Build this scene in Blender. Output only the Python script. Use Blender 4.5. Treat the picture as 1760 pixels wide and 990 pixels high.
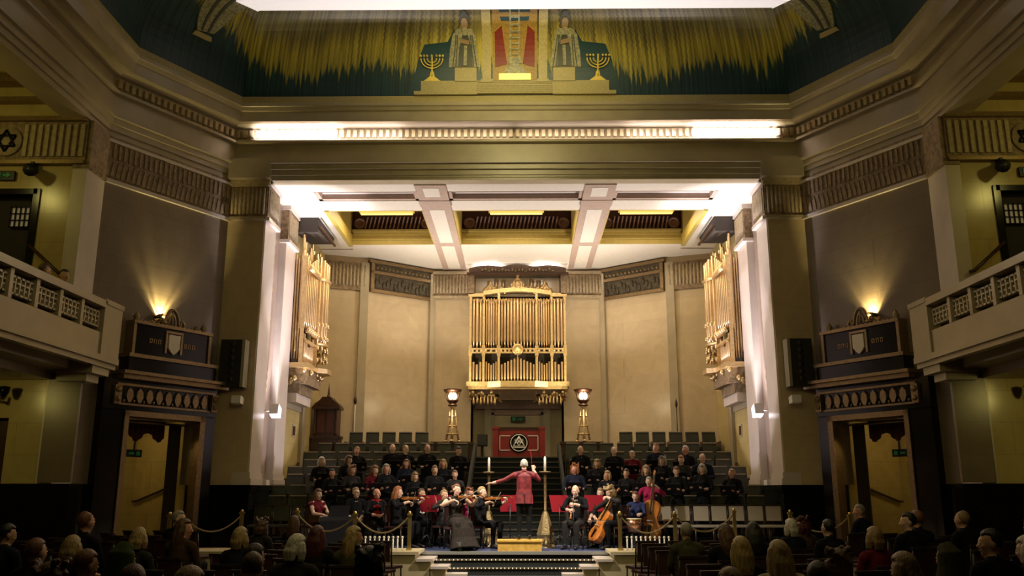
import bpy, bmesh, math, random
from mathutils import Vector, Matrix, kdtree
for o in list(bpy.data.objects): bpy.data.objects.remove(o)
SC = bpy.context.scene; COL = SC.collection
random.seed(7)
PI = math.pi
# ------------------------------------------------ camera, world, exposure, large lights
cam_d = bpy.data.cameras.new('camera'); cam = bpy.data.objects.new('camera', cam_d); COL.objects.link(cam)
cam_d.sensor_width = 36; cam_d.lens = 1500/1760*36; cam_d.clip_end = 200
cam.location = (0.15, 0, 1.78)
cam.rotation_euler = (math.radians(90+13.13), 0, math.radians(0.63))
SC.camera = cam
SC.view_settings.view_transform = 'Standard'; SC.view_settings.look = 'None'
SC.view_settings.gamma = 1; SC.view_settings.use_curve_mapping = False
SC.view_settings.exposure = 0.0
W = bpy.data.worlds.new('world'); SC.world = W; W.use_nodes = True
W.node_tree.nodes['Background'].inputs[0].default_value = (1, .82, .5, 1)
W.node_tree.nodes['Background'].inputs[1].default_value = 0.004

def light(kind, name, loc, energy, color, target=None, size=.1, size_y=None, angle=60, blend=.5, spread=None):
    d = bpy.data.lights.new(name, kind); d.energy = energy; d.color = color
    if kind == 'AREA':
        d.size = size
        if size_y: d.shape = 'RECTANGLE'; d.size_y = size_y
        if spread: d.spread = math.radians(spread)
    else: d.shadow_soft_size = size
    if kind == 'SPOT': d.spot_size = math.radians(angle); d.spot_blend = blend
    o = bpy.data.objects.new(name, d); COL.objects.link(o); o.location = loc
    if target is not None:
        v = Vector(target)-Vector(loc); o.rotation_euler = v.to_track_quat('-Z', 'Y').to_euler()
    return o
# unseen fill lights added to brighten the hall and the audience
light('AREA', 'hall_fill', (0, 10.0, 12.9), 75, (1, .80, .40), (0, 11.5, 0), 6, spread=110)
light('AREA', 'hall_fill', (0, 5.5, 8.0), 72, (1, .83, .32), (0, 21, 5.5), 3, spread=130)
light('AREA', 'mosaic_fill', (0, 13.5, 12.3), 62, (1, .84, .36), (0, 20.1, 12.75), 2.2, .5, spread=70)  # unseen area light added to brighten the mosaic
light('AREA', 'hall_fill', (-5, 5, 8.5), 10, (1, .82, .25), (-9, 17, 6), 3)
light('AREA', 'hall_fill', (5, 5, 8.5), 10, (1, .82, .25), (9, 17, 6), 3)
# ceiling battens in the stage coffers
for x in (-3.9, 0, 3.9):
    light('AREA', 'coffer_lamp', (x, 25.2, 9.9), 165 if x == 0 else 98, (1, .78, .47), (x, 25.2, 0), 2.0, 1.2)
# concert floods hung in the auditorium, aimed at the orchestra
for s in (-1, 1):
    light('SPOT', 'concert_flood', (s*5.5, 15.5, 9.6), 7000, (1, .88, .72), (s*-.8, 19.6, 1.0), .15, angle=36, blend=1)
for s in (-1, 1):   # floods on the jambs, aimed across the stage at the other jamb and organ
    for tz, e in ((7.9, 3000), (5.0, 2500)):
        light('SPOT', 'cross_flood', (s*5.9, 23.5, 3.95), e, (1, .90, 1.0), (-s*6.3, 23.55, tz), .12, angle=26, blend=.25)
    light('SPOT', 'jamb_uplight', (s*5.9, 22.45, 2.1), 3200, (1, .92, .97), (s*5.95, 22.9, 9.5), .1, angle=33, blend=.6)
    light('SPOT', 'ceiling_fill', (s*5.6, 23.6, 2.4), 2200, (1, .90, .87), (s*3.2, 23.6, 9.5), .12, angle=72, blend=.9)  # spots added to brighten the stage ceiling
    light('SPOT', 'organ_fill', (s*2.1, 27.8, 5.05), 210, (1, .80, .48), (s*.35, 29.7, 6.6), .08, angle=75, blend=.7)  # spots added at the torch lamps to brighten the organ case
    light('SPOT', 'torch_uplight', (s*2.1, 27.75, 5.0), 900, (1, .88, .76), (s*2.6, 27.9, 9.5), .1, angle=125, blend=1)
    light('AREA', 'canopy_lamp', (s*1.0, 29.8, 9.36), 60, (1, .92, .82), (s*1.0, 29.6, 12), .5)
    light('AREA', 'cornice_lamp', (s*5.6, 20.73, 10.60), 48, (1, .88, .94), (s*5.6, 21.0, 10.85), 2.1, .05, spread=110)
    light('AREA', 'cornice_lamp', (s*3.9, 20.73, 10.60), 14, (1, .85, .84), (s*3.9, 21.0, 10.85), 2.0, .05)
    light('AREA', 'cornice_lamp', (s*1.7, 20.73, 10.60), 8, (1, .82, .76), (s*1.7, 21.0, 10.85), 3.2, .05)
# ------------------------------------------------ materials
MATS = {}
def nt(m): return m.node_tree.nodes, m.node_tree.links
def mat(name, col, rough=.5, metal=0, emit=None, es=0, noise=0, nscale=8, bump=0, bscale=40, spec=.5, col2=None, sheen=0):
    if name in MATS: return MATS[name]
    m = bpy.data.materials.new(name); m.use_nodes = True; N, L = nt(m); b = N['Principled BSDF']
    b.inputs['Base Color'].default_value = (*col, 1); b.inputs['Roughness'].default_value = rough
    b.inputs['Metallic'].default_value = metal; b.inputs['Specular IOR Level'].default_value = spec
    if emit: b.inputs['Emission Color'].default_value = (*emit, 1); b.inputs['Emission Strength'].default_value = es
    if noise or bump or col2:
        tc = N.new('ShaderNodeTexCoord')
    if noise or col2:
        n = N.new('ShaderNodeTexNoise'); n.inputs['Scale'].default_value = nscale; n.inputs['Detail'].default_value = 6
        L.new(tc.outputs['Object'], n.inputs['Vector'])
        r = N.new('ShaderNodeValToRGB'); c2 = col2 or tuple(c*(1-noise) for c in col)
        r.color_ramp.elements[0].color = (*c2, 1); r.color_ramp.elements[1].color = (*col, 1)
        r.color_ramp.elements[0].position = .35; r.color_ramp.elements[1].position = .65
        L.new(n.outputs['Fac'], r.inputs[0]); L.new(r.outputs[0], b.inputs['Base Color'])
    if bump:
        n2 = N.new('ShaderNodeTexNoise'); n2.inputs['Scale'].default_value = bscale; L.new(tc.outputs['Object'], n2.inputs['Vector'])
        bp = N.new('ShaderNodeBump'); bp.inputs['Strength'].default_value = bump; bp.inputs['Distance'].default_value = .02
        L.new(n2.outputs['Fac'], bp.inputs['Height']); L.new(bp.outputs[0], b.inputs['Normal'])
    MATS[name] = m; return m
def marble(name, col, rough=.28, jw=1.15, jh=.62, joint=.72, axis='x'):
    """polished marble slabs: veins plus fine grid of joints"""
    m = mat(name, col, rough); N, L = nt(m); b = N['Principled BSDF']
    g = N.new('ShaderNodeNewGeometry'); sp = N.new('ShaderNodeSeparateXYZ'); L.new(g.outputs['Position'], sp.inputs[0])
    ad = N.new('ShaderNodeMath'); ad.operation = 'ADD'; L.new(sp.outputs['X'], ad.inputs[0]); L.new(sp.outputs['Y'], ad.inputs[1])
    cb = N.new('ShaderNodeCombineXYZ'); L.new(ad.outputs[0], cb.inputs[0]); L.new(sp.outputs['Z'], cb.inputs[1])
    br = N.new('ShaderNodeTexBrick'); br.inputs['Scale'].default_value = 1; br.inputs['Brick Width'].default_value = jw
    br.inputs['Row Height'].default_value = jh; br.inputs['Mortar Size'].default_value = .006; br.inputs['Bias'].default_value = 0
    br.inputs['Color1'].default_value = (*col, 1); br.inputs['Color2'].default_value = (*[c*.93 for c in col], 1)
    br.inputs['Mortar'].default_value = (*[c*joint for c in col], 1); L.new(cb.outputs[0], br.inputs['Vector'])
    n = N.new('ShaderNodeTexNoise'); n.inputs['Scale'].default_value = 1.6; n.inputs['Detail'].default_value = 8; n.inputs['Distortion'].default_value = 1.5
    L.new(g.outputs['Position'], n.inputs['Vector'])
    r = N.new('ShaderNodeValToRGB'); r.color_ramp.elements[0].position = .3; r.color_ramp.elements[1].position = .7
    r.color_ramp.elements[0].color = (.86, .84, .82, 1); r.color_ramp.elements[1].color = (1, 1, 1, 1); L.new(n.outputs['Fac'], r.inputs[0])
    mx = N.new('ShaderNodeMix'); mx.data_type = 'RGBA'; mx.blend_type = 'MULTIPLY'; mx.inputs[0].default_value = 1
    L.new(br.outputs['Color'], mx.inputs[6]); L.new(r.outputs[0], mx.inputs[7]); L.new(mx.outputs[2], b.inputs['Base Color'])
    return m
STONE = marble('cream_marble', (.60, .475, .30), joint=.86)
STONEP = mat('plain_cream_marble', (.44, .37, .25), .3, noise=.12, nscale=2)
GREYST = marble('grey_brown_marble', (.225, .175, .125), .3)
WARMST = mat('warm_wall_stone', (.62, .53, .33), .4, noise=.12, nscale=2)
YELST = marble('yellow_marble', (.56, .45, .19), .22)
JAMB = mat('pale_jamb_marble', (.66, .58, .52), .3, noise=.1, nscale=2)
JAMB2 = mat('mauve_jamb_marble', (.36, .27, .22), .3, noise=.1, nscale=2)
FRIEZE = mat('carved_frieze_stone', (.34, .24, .14), .55, col2=(.16, .11, .06), nscale=9, bump=.9, bscale=14)
FRIEZE2 = mat('dark_carved_bronze', (.05, .04, .026), .5, .3, col2=(.11, .09, .055), nscale=12, bump=1, bscale=18)
FLUTE = mat('fluted_capital_stone', (.50, .40, .25), .5, noise=.25, nscale=12)
PLAST = mat('white_plaster', (.72, .66, .56), .6, noise=.06)
PINKP = mat('dusty_pink_plaster', (.46, .34, .27), .6, noise=.1)
COFY = mat('yellow_coffer_paint', (.46, .35, .085), .5, noise=.1)
COFD = mat('purple_grille_board', (.10, .045, .04), .5)
BLKM = mat('black_marble', (.006, .0055, .006), .16, noise=.4, nscale=3, spec=.3)
BRONZE = mat('dull_bronze', (.30, .21, .11), .38, .75, noise=.3, nscale=20)
GOLD = mat('gilding', (.84, .62, .32), .33, .75, noise=.22, nscale=14, bump=.25, bscale=60)
PIPE = mat('gilded_pipe', (.74, .53, .29), .3, .7, noise=.12, nscale=6)
DARKV = mat('dark_void', (.02, .014, .01), .7)
DKWOOD = mat('dark_mahogany', (.060, .022, .011), .35, noise=.4, nscale=7)
GREENL = mat('green_leather', (.036, .038, .022), .42, noise=.35, nscale=14)
PEWTRIM = mat('pew_wood', (.085, .045, .025), .35, noise=.3)
PEWTOP = mat('polished_pew_rail', (.40, .33, .24), .25)
CARPET = mat('blue_carpet', (.042, .058, .16), .9, noise=.4, nscale=60)
DKCARP = mat('dark_stair_carpet', (.014, .018, .016), .9, noise=.3, nscale=50)
OLDBRASS = mat('old_brass', (.36, .27, .13), .45, .6, noise=.4, nscale=9, bump=.6, bscale=30)
BRASS = mat('brass', (.72, .55, .22), .28, .9, noise=.15, nscale=15)
CHAIRD = mat('dark_chair_wood', (.04, .024, .016), .35, noise=.3)
CHAIRS = mat('maroon_seat_cloth', (.055, .016, .018), .8)
CHAIRL = mat('silver_chair_cloth', (.60, .53, .44), .25, .35)
BLACKM = mat('black_metal', (.01, .01, .011), .45)
BLACKC = mat('black_speaker_cloth', (.022, .020, .014), .8, noise=.3, nscale=90)
WHITEP = mat('white_fixture_paint', (.8, .78, .78), .4)
RED = mat('red_lacquer', (.24, .014, .016), .35, noise=.15)
REDP = mat('red_music_cloth', (.66, .03, .06), .6)
PAPER = mat('white_paper', (.78, .74, .66), .8)
CANDLE = mat('white_candle', (.85, .8, .7), .5)
PODM = mat('oak_podium', (.64, .40, .09), .5, col2=(.50, .29, .05), nscale=12)
VIOLIN = mat('varnished_violin_wood', (.36, .12, .025), .25, noise=.35, nscale=5)
COPPER = mat('copper', (.72, .36, .24), .25, .9)
FOLDER = mat('black_music_folder', (.009, .009, .010), .6, spec=.15)
FLOORM = mat('dark_hall_floor', (.03, .022, .018), .5, noise=.3)
HALLC = mat('hall_ceiling_plaster', (.35, .31, .22), .7)
LAMPW = mat('lamp_glow', (1, .95, .85), .5, emit=(1, .86, .66), es=4)
LAMPC = mat('coffer_tube_glow', (1, .8, .3), .5, emit=(1, .66, .12), es=.75)
CEILGLOW = mat('lit_ceiling_glow', (1, .97, .9), .5, emit=(1, .9, .9), es=.66)  # light falling on the ceiling strip, put into its emission; no lamp
STUDL = mat('stair_stud_glow', (1, .95, .8), .4, emit=(1, .86, .62), es=.55)
EXITG = mat('exit_sign_green', (.02, .22, .08), .5, emit=(.05, .5, .16), es=.03)
LANT = mat('lantern_glass', (.7, .6, .45), .4, emit=(1, .8, .5), es=.05)
def mosaic():
    m = mat('mosaic', (.1, .1, .05), .45); N, L = nt(m); b = N['Principled BSDF']
    uv = N.new('ShaderNodeUVMap'); uv.uv_map = 'UVMap'; sp = N.new('ShaderNodeSeparateXYZ'); L.new(uv.outputs[0], sp.inputs[0])
    def M(op, a, bb=None):
        n = N.new('ShaderNodeMath'); n.operation = op
        for i, v in enumerate((a, bb)):
            if v is None: continue
            if isinstance(v, (int, float)): n.inputs[i].default_value = v
            else: L.new(v, n.inputs[i])
        return n.outputs[0]
    def noise1(scale, detail=2, vv=0.0):
        c = N.new('ShaderNodeCombineXYZ'); L.new(M('MULTIPLY', sp.outputs[0], scale), c.inputs[0])
        L.new(M('MULTIPLY', sp.outputs[1], vv), c.inputs[1])
        n = N.new('ShaderNodeTexNoise'); n.inputs['Scale'].default_value = 1; n.inputs['Detail'].default_value = detail; L.new(c.outputs[0], n.inputs['Vector']); return n.outputs['Fac']
    spikes = noise1(9, 3); fine = noise1(16, 1, .4); big = noise1(.45, 1)
    # height, measured up the cove, disturbed so that gold spikes run down into the teal
    h = M('ADD', sp.outputs[1], M('MULTIPLY', M('SUBTRACT', spikes, .5), .75))
    h = M('ADD', h, M('MULTIPLY', M('SUBTRACT', big, .5), .5))
    # the corner bays of the design are mostly teal
    ab = M('ABSOLUTE', sp.outputs[0]); cn = M('MINIMUM', M('MAXIMUM', M('MULTIPLY', M('SUBTRACT', ab, 6.3), .5), 0), 1)
    h = M('SUBTRACT', h, M('MULTIPLY', cn, .38))
    r = N.new('ShaderNodeValToRGB'); L.new(h, r.inputs[0]); e = r.color_ramp.elements
    e[0].position = .08; e[0].color = (.012, .055, .066, 1); e[1].position = .23; e[1].color = (.020, .062, .058, 1)
    for p, c in ((.29, (.42, .35, .05)), (.46, (.50, .40, .06)), (.64, (.22, .18, .06)), (.95, (.24, .20, .07))):
        x = e.new(p); x.color = (*c, 1)
    st = N.new('ShaderNodeValToRGB'); L.new(fine, st.inputs[0]); st.color_ramp.elements[0].position = .38; st.color_ramp.elements[1].position = .6
    st.color_ramp.elements[0].color = (.42, .42, .42, 1); st.color_ramp.elements[1].color = (1.0, 1.0, 1.0, 1)
    mx = N.new('ShaderNodeMix'); mx.data_type = 'RGBA'; mx.blend_type = 'MULTIPLY'; mx.inputs[0].default_value = 1
    L.new(r.outputs[0], mx.inputs[6]); L.new(st.outputs[0], mx.inputs[7]); L.new(mx.outputs[2], b.inputs['Base Color'])
    return m
MOSAIC = mosaic()
MGOLD = mat('mosaic_gold', (.80, .62, .12), .35, .3, noise=.2, nscale=30)
MSTONE = mat('mosaic_stone', (.46, .38, .16), .5, noise=.2, nscale=25)
MROBE = mat('mosaic_robe', (.42, .38, .23), .5, col2=(.20, .19, .12), nscale=16)
MROBED = mat('mosaic_dark_robe', (.07, .075, .06), .5)
MRED = mat('mosaic_red', (.24, .03, .02), .5, noise=.3, nscale=30)
MTEAL = mat('mosaic_teal', (.015, .06, .075), .45, noise=.3, nscale=30)
MFLAME = mat('mosaic_flame', (.42, .26, .06), .5, noise=.4, nscale=30)
MSKIN = mat('mosaic_skin', (.30, .20, .10), .5)

# ------------------------------------------------ mesh builder
class MB:
    def __init__(self, xf=None): self.v = []; self.f = []; self.xf = xf; self.uv = None; self.sm = []; self.mi = []; self.cur = 0
    def add(self, vs, fs, smooth=False):
        b = len(self.v)
        self.v += [tuple(self.xf(*p)) if self.xf else tuple(p) for p in vs]
        self.f += [tuple(b+i for i in q) for q in fs]; self.sm += [smooth]*len(fs); self.mi += [self.cur]*len(fs); return self
    def box(self, x0, x1, y0, y1, z0, z1):
        vs = [(x, y, z) for x in (x0, x1) for y in (y0, y1) for z in (z0, z1)]
        return self.add(vs, [(0, 1, 3, 2), (4, 6, 7, 5), (0, 4, 5, 1), (2, 3, 7, 6), (0, 2, 6, 4), (1, 5, 7, 3)])
    def bbox(self, cx, cy, z0, w, d, h): return self.box(cx-w/2, cx+w/2, cy-d/2, cy+d/2, z0, z0+h)
    def prism(self, poly, a0, a1, axis='y'):
        n = len(poly)
        def P(p, a): return (p[0], a, p[1]) if axis == 'y' else ((a, p[0], p[1]) if axis == 'x' else (p[0], p[1], a))
        vs = [P(p, a0) for p in poly]+[P(p, a1) for p in poly]
        fs = [tuple(range(n)), tuple(range(2*n-1, n-1, -1))]+[(i, n+i, n+(i+1) % n, (i+1) % n) for i in range(n)]
        return self.add(vs, fs)
    def tube(self, pts, r, n=8, caps=True, flat=None):
        pts = [Vector(p) for p in pts]; m = len(pts); rs = r if isinstance(r, (list, tuple)) else [r]*m
        vs = []; nrm = None
        for i, p in enumerate(pts):
            t = (pts[min(i+1, m-1)]-pts[max(i-1, 0)]).normalized()
            if nrm is None:
                nrm = t.orthogonal().normalized() if flat is None else (Vector(flat)-t*t.dot(Vector(flat))).normalized()
            else:
                nrm = (nrm-t*t.dot(nrm)); nrm = nrm.normalized() if nrm.length > 1e-6 else t.orthogonal().normalized()
            bn = t.cross(nrm)
            for k in range(n):
                a = 2*PI*k/n; rr = rs[i]
                ra, rb = rr if isinstance(rr, tuple) else (rr, rr)
                vs.append(p+nrm*math.cos(a)*ra+bn*math.sin(a)*rb)
        fs = [(i*n+k, i*n+(k+1) % n, (i+1)*n+(k+1) % n, (i+1)*n+k) for i in range(m-1) for k in range(n)]
        if caps: fs += [tuple(range(n-1, -1, -1)), tuple((m-1)*n+k for k in range(n))]
        return self.add(vs, fs, True)
    def lathe(self, prof, n=12, c=(0, 0, 0), smooth=True):
        vs = [(c[0]+r*math.cos(2*PI*k/n), c[1]+r*math.sin(2*PI*k/n), c[2]+z) for r, z in prof for k in range(n)]
        m = len(prof)
        fs = [(i*n+k, i*n+(k+1) % n, (i+1)*n+(k+1) % n, (i+1)*n+k) for i in range(m-1) for k in range(n)]
        fs += [tuple(range(n-1, -1, -1)), tuple((m-1)*n+k for k in range(n))]
        return self.add(vs, fs, smooth)
    def ell(self, c, r, nu=10, nv=7, rot=None):
        if not isinstance(r, (tuple, list)): r = (r, r, r)
        c = Vector(c); vs = []
        for j in range(1, nv):
            ph = PI*j/nv
            for k in range(nu):
                a = 2*PI*k/nu; p = Vector((r[0]*math.sin(ph)*math.cos(a), r[1]*math.sin(ph)*math.sin(a), r[2]*math.cos(ph)))
                vs.append(c+(rot @ p if rot else p))
        t, bt = Vector((0, 0, r[2])), Vector((0, 0, -r[2]))
        vs += [c+(rot @ t if rot else t), c+(rot @ bt if rot else bt)]; T = len(vs)-2
        fs = [(j*nu+k, (j+1)*nu+k, (j+1)*nu+(k+1) % nu, j*nu+(k+1) % nu) for j in range(nv-2) for k in range(nu)]
        fs += [(T, k, (k+1) % nu) for k in range(nu)]+[(T+1, (nv-2)*nu+(k+1) % nu, (nv-2)*nu+k) for k in range(nu)]
        return self.add(vs, fs, True)
    def sweep(self, prof, path, closed=False):
        """profile of (offset, z) swept along a plan path with mitred corners"""
        rows = [offs(path, o) for o, z in prof]; n = len(path)
        vs = [(p[0], p[1], prof[i][1]) for i, r in enumerate(rows) for p in r]; m = len(prof)
        fs = [(i*n+k, i*n+k+1, (i+1)*n+k+1, (i+1)*n+k) for i in range(m-1) for k in range(n-1)]
        if closed: fs += [((m-1)*n+k, (m-1)*n+k+1, k+1, k) for k in range(n-1)]; fs += [tuple(i*n for i in range(m)), tuple(i*n+n-1 for i in range(m-1, -1, -1))]
        return self.add(vs, fs)
def offs(path, o):
    out = []; n = len(path)
    for i in range(n):
        ns = []
        for a, b in ((i-1, i), (i, i+1)):
            if a < 0 or b >= n: continue
            d = Vector((path[b][0]-path[a][0], path[b][1]-path[a][1])).normalized(); ns.append(Vector((d.y, -d.x)))
        if len(ns) == 1: v = ns[0]
        else:
            v = (ns[0]+ns[1]); v = v/(1+ns[0].dot(ns[1]))
        out.append((path[i][0]+v.x*o, path[i][1]+v.y*o))
    return out
WM = {}
def wm(o): return WM.get(o.name, Matrix.Identity(4))
def mesh(name, mb, mats):
    me = bpy.data.meshes.new(name); me.from_pydata(mb.v, [], mb.f)
    for m in (mats if isinstance(mats, (list, tuple)) else [mats]): me.materials.append(m)
    me.polygons.foreach_set('use_smooth', mb.sm); me.polygons.foreach_set('material_index', mb.mi)
    b = bmesh.new(); b.from_mesh(me); bmesh.ops.recalc_face_normals(b, faces=b.faces); b.to_mesh(me); b.free(); return me
def part(name, mb, m, parent=None, label=None, kind=None, pivot=None):
    me = mesh(name, mb, m); o = bpy.data.objects.new(name, me); COL.objects.link(o)
    M = wm(parent) if parent else Matrix.Identity(4)
    if pivot is not None: M = M @ Matrix.Translation(M.inverted() @ Vector(pivot))
    if M != Matrix.Identity(4): me.transform(M.inverted())
    if parent:
        o.parent = parent; o.matrix_local = wm(parent).inverted() @ M
    else: o.matrix_world = M
    WM[o.name] = M
    if label: o['label'] = label
    if kind: o['kind'] = kind
    return o
def copy_part(o, parent, loc=None, M=None):
    c = o.copy(); COL.objects.link(c); c.parent = parent
    if loc is not None: c.location = loc
    return c
def struct(name, mb, m, parent=None): return part(name, mb, m, parent, kind='structure')
def tag(o, label, cat, group=None):
    o['label'] = label; o['category'] = cat
    if group: o['group'] = group
    return o
def thing(name, label, cat, loc=(0, 0, 0), rz=0, group=None, scale=1):
    o = bpy.data.objects.new(name, None); COL.objects.link(o); o.empty_display_size = .1
    o.location = loc; o.rotation_euler = (0, 0, rz); o.scale = (scale,)*3
    WM[o.name] = Matrix.Translation(Vector(loc)) @ Matrix.Rotation(rz, 4, 'Z') @ Matrix.Diagonal((scale, scale, scale, 1))
    return tag(o, label, cat, group)
def solid(name, mb, m, label, cat, group=None, pivot=None): return tag(part(name, mb, m, pivot=pivot), label, cat, group)
def dup(root, loc, rz=0, label=None, scale=None, group=None, name=None):
    r = root.copy(); COL.objects.link(r); r.location = loc; r.rotation_euler = (0, 0, rz)
    if scale: r.scale = (scale,)*3
    if label: r['label'] = label
    if group: r['group'] = group
    for ch in root.children:
        c = ch.copy(); COL.objects.link(c); c.parent = r
        for g in ch.children:
            d = g.copy(); COL.objects.link(d); d.parent = c
    return r
TRIM = [0]
def trim(mb, m, parent=None):
    TRIM[0] += 1; return struct('trim_%d' % TRIM[0], mb, m, parent)
SIDE = {-1: 'left', 1: 'right'}
# ------------------------------------------------ the hall: plan lines
def canted(s):          # local (along the wall from the arch outwards, out into the room, z) on the splayed walls
    e = (.5145*s, -.8575); n = (-.8575*s, -.5145)
    return lambda u, o, z: (s*7.25+e[0]*u+n[0]*o, 21+e[1]*u+n[1]*o, z)
WALLP = [(-9.05, 3), (-9.05, 18), (-7.25, 21), (7.25, 21), (9.05, 18), (9.05, 3)]
ZS = .56                # stage floor
# floors
mb = MB().box(-13.6, 13.6, -3, 17.4, -.2, 0).box(-9, 9, 17.4, 19, -.2, 0); struct('floor', mb, FLOORM)
for s in (-1, 1):       # low side tiers for the side blocks of seats
    f = struct('floor_tier_%s' % SIDE[s], MB().box(s*4.8, s*8.9, 9.6, 17.2, 0, .17), FLOORM)
stage = struct('floor_stage', MB().box(-8.4, 8.4, 19.12, 21.0, 0, ZS-.02).box(-6.3, 6.3, 21.0, 22, 0, ZS-.02), DKWOOD)
struct('floor_carpet', MB().box(-6.3, 6.3, 19.0, 21.3, ZS-.02, ZS), CARPET)
# splayed walls, with the hole of the portal
for s in (-1, 1):
    x = canted(s); mb = MB(x)
    mb.box(0, .56, -.3, 0, 1.93, 9.5).box(2.42, 3.5, -.3, 0, 1.93, 9.5).box(.56, 2.42, -.3, 0, 3.36, 9.5)
    w = struct('wall_splay_%s' % SIDE[s], mb, GREYST)
    struct('baseboard_splay_%s' % SIDE[s], MB(x).box(0, .4, -.3, .04, 0, 1.93).box(2.6, 3.5, -.3, .04, 0, 1.93), BLKM)
    # narrow return beside the gallery
    mb = MB().box(s*9.0, s*9.3, 17.25, 18.05, 1.93, 9.5); struct('wall_return_%s' % SIDE[s], mb, JAMB)
    struct('baseboard_return_%s' % SIDE[s], MB().box(s*8.98, s*9.3, 17.3, 18.05, 0, 1.93), BLKM)
    # wall of the gallery bay, facing the hall: upper door, lower doorway
    y0, y1 = 17.3, 17.6
    mb = MB().box(s*9.1, s*10.0, y0, y1, 1.93, 11).box(s*10.0, s*11.5, y0, y1, 7.93, 11).box(s*10.0, s*11.5, y0, y1, 3.2, 5.9).box(s*11.5, s*13.6, y0, y1, 0, 11)
    struct('wall_bay_%s' % SIDE[s], mb, YELST)
    trim(MB().box(s*8.6, s*9.25, 17.22, 17.3, 1.95, 4.1), GREYST)          # pilaster under the gallery
    struct('baseboard_bay_%s' % SIDE[s], MB().box(s*8.6, s*10.0, 17.2, 17.6, 0, 1.93), BLKM)
    struct('wall_side_%s' % SIDE[s], MB().box(s*13.6, s*13.9, -3, 17.6, 0, 11), YELST)
    trim(MB().box(s*9.05, s*13.6, 3, 17.6, 10.95, 11.2), HALLC)            # ceiling of the bay
    # frieze of the bay with pierced star roundel
    fz = trim(MB().box(s*9.05, s*13.6, 17.2, 17.3, 8.58, 9.45), FRIEZE)
    mb = MB()
    for i in range(28):
        if abs(i-11) > 2: mb.box(s*(9.1+i*.15), s*(9.18+i*.15), 17.16, 17.2, 8.66, 9.38)
    part('fluting', mb, FLUTE, fz, kind='stuff')
    part('moulding', MB().box(s*9.05, s*13.6, 17.1, 17.3, 9.45, 9.55).box(s*9.05, s*13.6, 17.15, 17.3, 8.5, 8.58).box(s*9.05, s*13.6, 17.0, 17.3, 10.3, 10.5).box(s*9.05, s*13.6, 17.1, 17.3, 9.9, 10.0), BRONZE, fz)
    cx, cz = s*10.74, 9.0
    part('roundel', MB(lambda a, b, c: (cx+a, 17.18-c, cz+b)).lathe([(.33, 0), (.33, .03), (.0, .03)], 20), FLUTE, fz)
    mb = MB()
    for k in (0, 1):
        tri = [Vector((cx+.24*math.cos(2*PI*i/3+PI/2+k*PI), 17.13, cz+.24*math.sin(2*PI*i/3+PI/2+k*PI))) for i in range(3)]
        for i in range(3): mb.tube([tri[i], tri[(i+1) % 3]], .025, 6)
    part('star', mb, BLKM, fz)
    # lower door behind the gallery pilaster and the upper gallery door
    d = struct('door_%d' % (3 if s < 0 else 4), MB().box(s*10.0, s*11.5, 17.5, 17.56, 0, 3.2), DKWOOD)
    d = struct('door_%d' % (5 if s < 0 else 6), MB().box(s*10.0, s*11.5, 17.5, 17.56, 5.9, 7.93), DARKV)
    part('door_frame', MB().box(s*9.94, s*10.08, 17.26, 17.5, 5.9, 7.98).box(s*10.0, s*11.5, 17.26, 17.5, 7.86, 7.98), BLKM, d)
    mb = MB(); gx = s*10.4
    mb.box(gx-.2, gx+.2, 17.46, 17.49, 7.2, 7.62); part('lantern_pane', mb, LANT, d)
    mb = MB()
    for k in range(5): mb.box(gx-.21+k*.1, gx-.19+k*.1, 17.42, 17.46, 7.18, 7.64)
    for k in range(4): mb.box(gx-.22, gx+.22, 17.42, 17.46, 7.18+k*.145, 7.20+k*.145)
    part('glazing_bar', mb, BLKM, d)
    # exit sign and spotlight over the upper door
    t = thing('exit_sign', 'dark exit sign with green pictogram above the %s gallery door' % SIDE[s], 'sign', (s*10.72, 17.28, 8.16))
    part('sign_box', MB().bbox(s*10.72, 17.25, 8.16, .42, .06, .2), BLACKM, t)
    ex = s*10.72
    part('pictogram', MB().box(ex-.15, ex-.07, 17.20, 17.22, 8.2, 8.32).box(ex-.02, ex+.06, 17.20, 17.22, 8.24, 8.28).prism([(ex+.06, 8.2), (ex+.15, 8.26), (ex+.06, 8.32)], 17.20, 17.22), EXITG, t)
    t = thing('spotlight', 'small black spotlight fixed beside the %s gallery exit sign' % SIDE[s], 'lamp', (s*10.1, 17.2, 8.32))
    part('lamp_head', MB().tube([(s*10.1, 17.2, 8.36), (s*10.0, 16.9, 8.26)], [.1, .14], 10), BLACKM, t)
    part('bracket', MB().box(s*10.07, s*10.13, 17.1, 17.3, 8.36, 8.52), BLACKM, t)
    # stair handrail on the bay wall
    t = thing('handrail', 'dark handrail sloping down the yellow wall of the %s gallery' % SIDE[s], 'handrail', (s*9.6, 17.2, 6))
    part('rail', MB().tube([(s*9.98, 17.18, 6.72), (s*9.3, 17.18, 6.13), (s*9.2, 17.18, 6.1)], .035, 8), DKWOOD, t)
    for q in (9.85, 9.4): part('bracket', MB().tube([(s*q, 17.18, 6.72-(9.98-q)*.87), (s*q, 17.3, 6.66-(9.98-q)*.87)], .018, 6), BRASS, t)
    # wall lamp under the gallery
    t = thing('wall_lamp', 'unlit dark bracket lamp on yellow wall under the %s gallery' % SIDE[s], 'lamp', (s*10.1, 17.3, 3.5))
    part('bracket', MB().tube([(s*10.1, 17.3, 3.5), (s*10.1, 17.05, 3.5), (s*10.1, 17.0, 3.62)], .03, 7), BRONZE, t)
    for q in (-.12, .12): part('lamp_shade', MB().lathe([(.03, 0), (.08, .08), (.1, .2), (.0, .22)], 9, (s*10.1+q, 17.0, 3.58)), BLKM, t)

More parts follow.
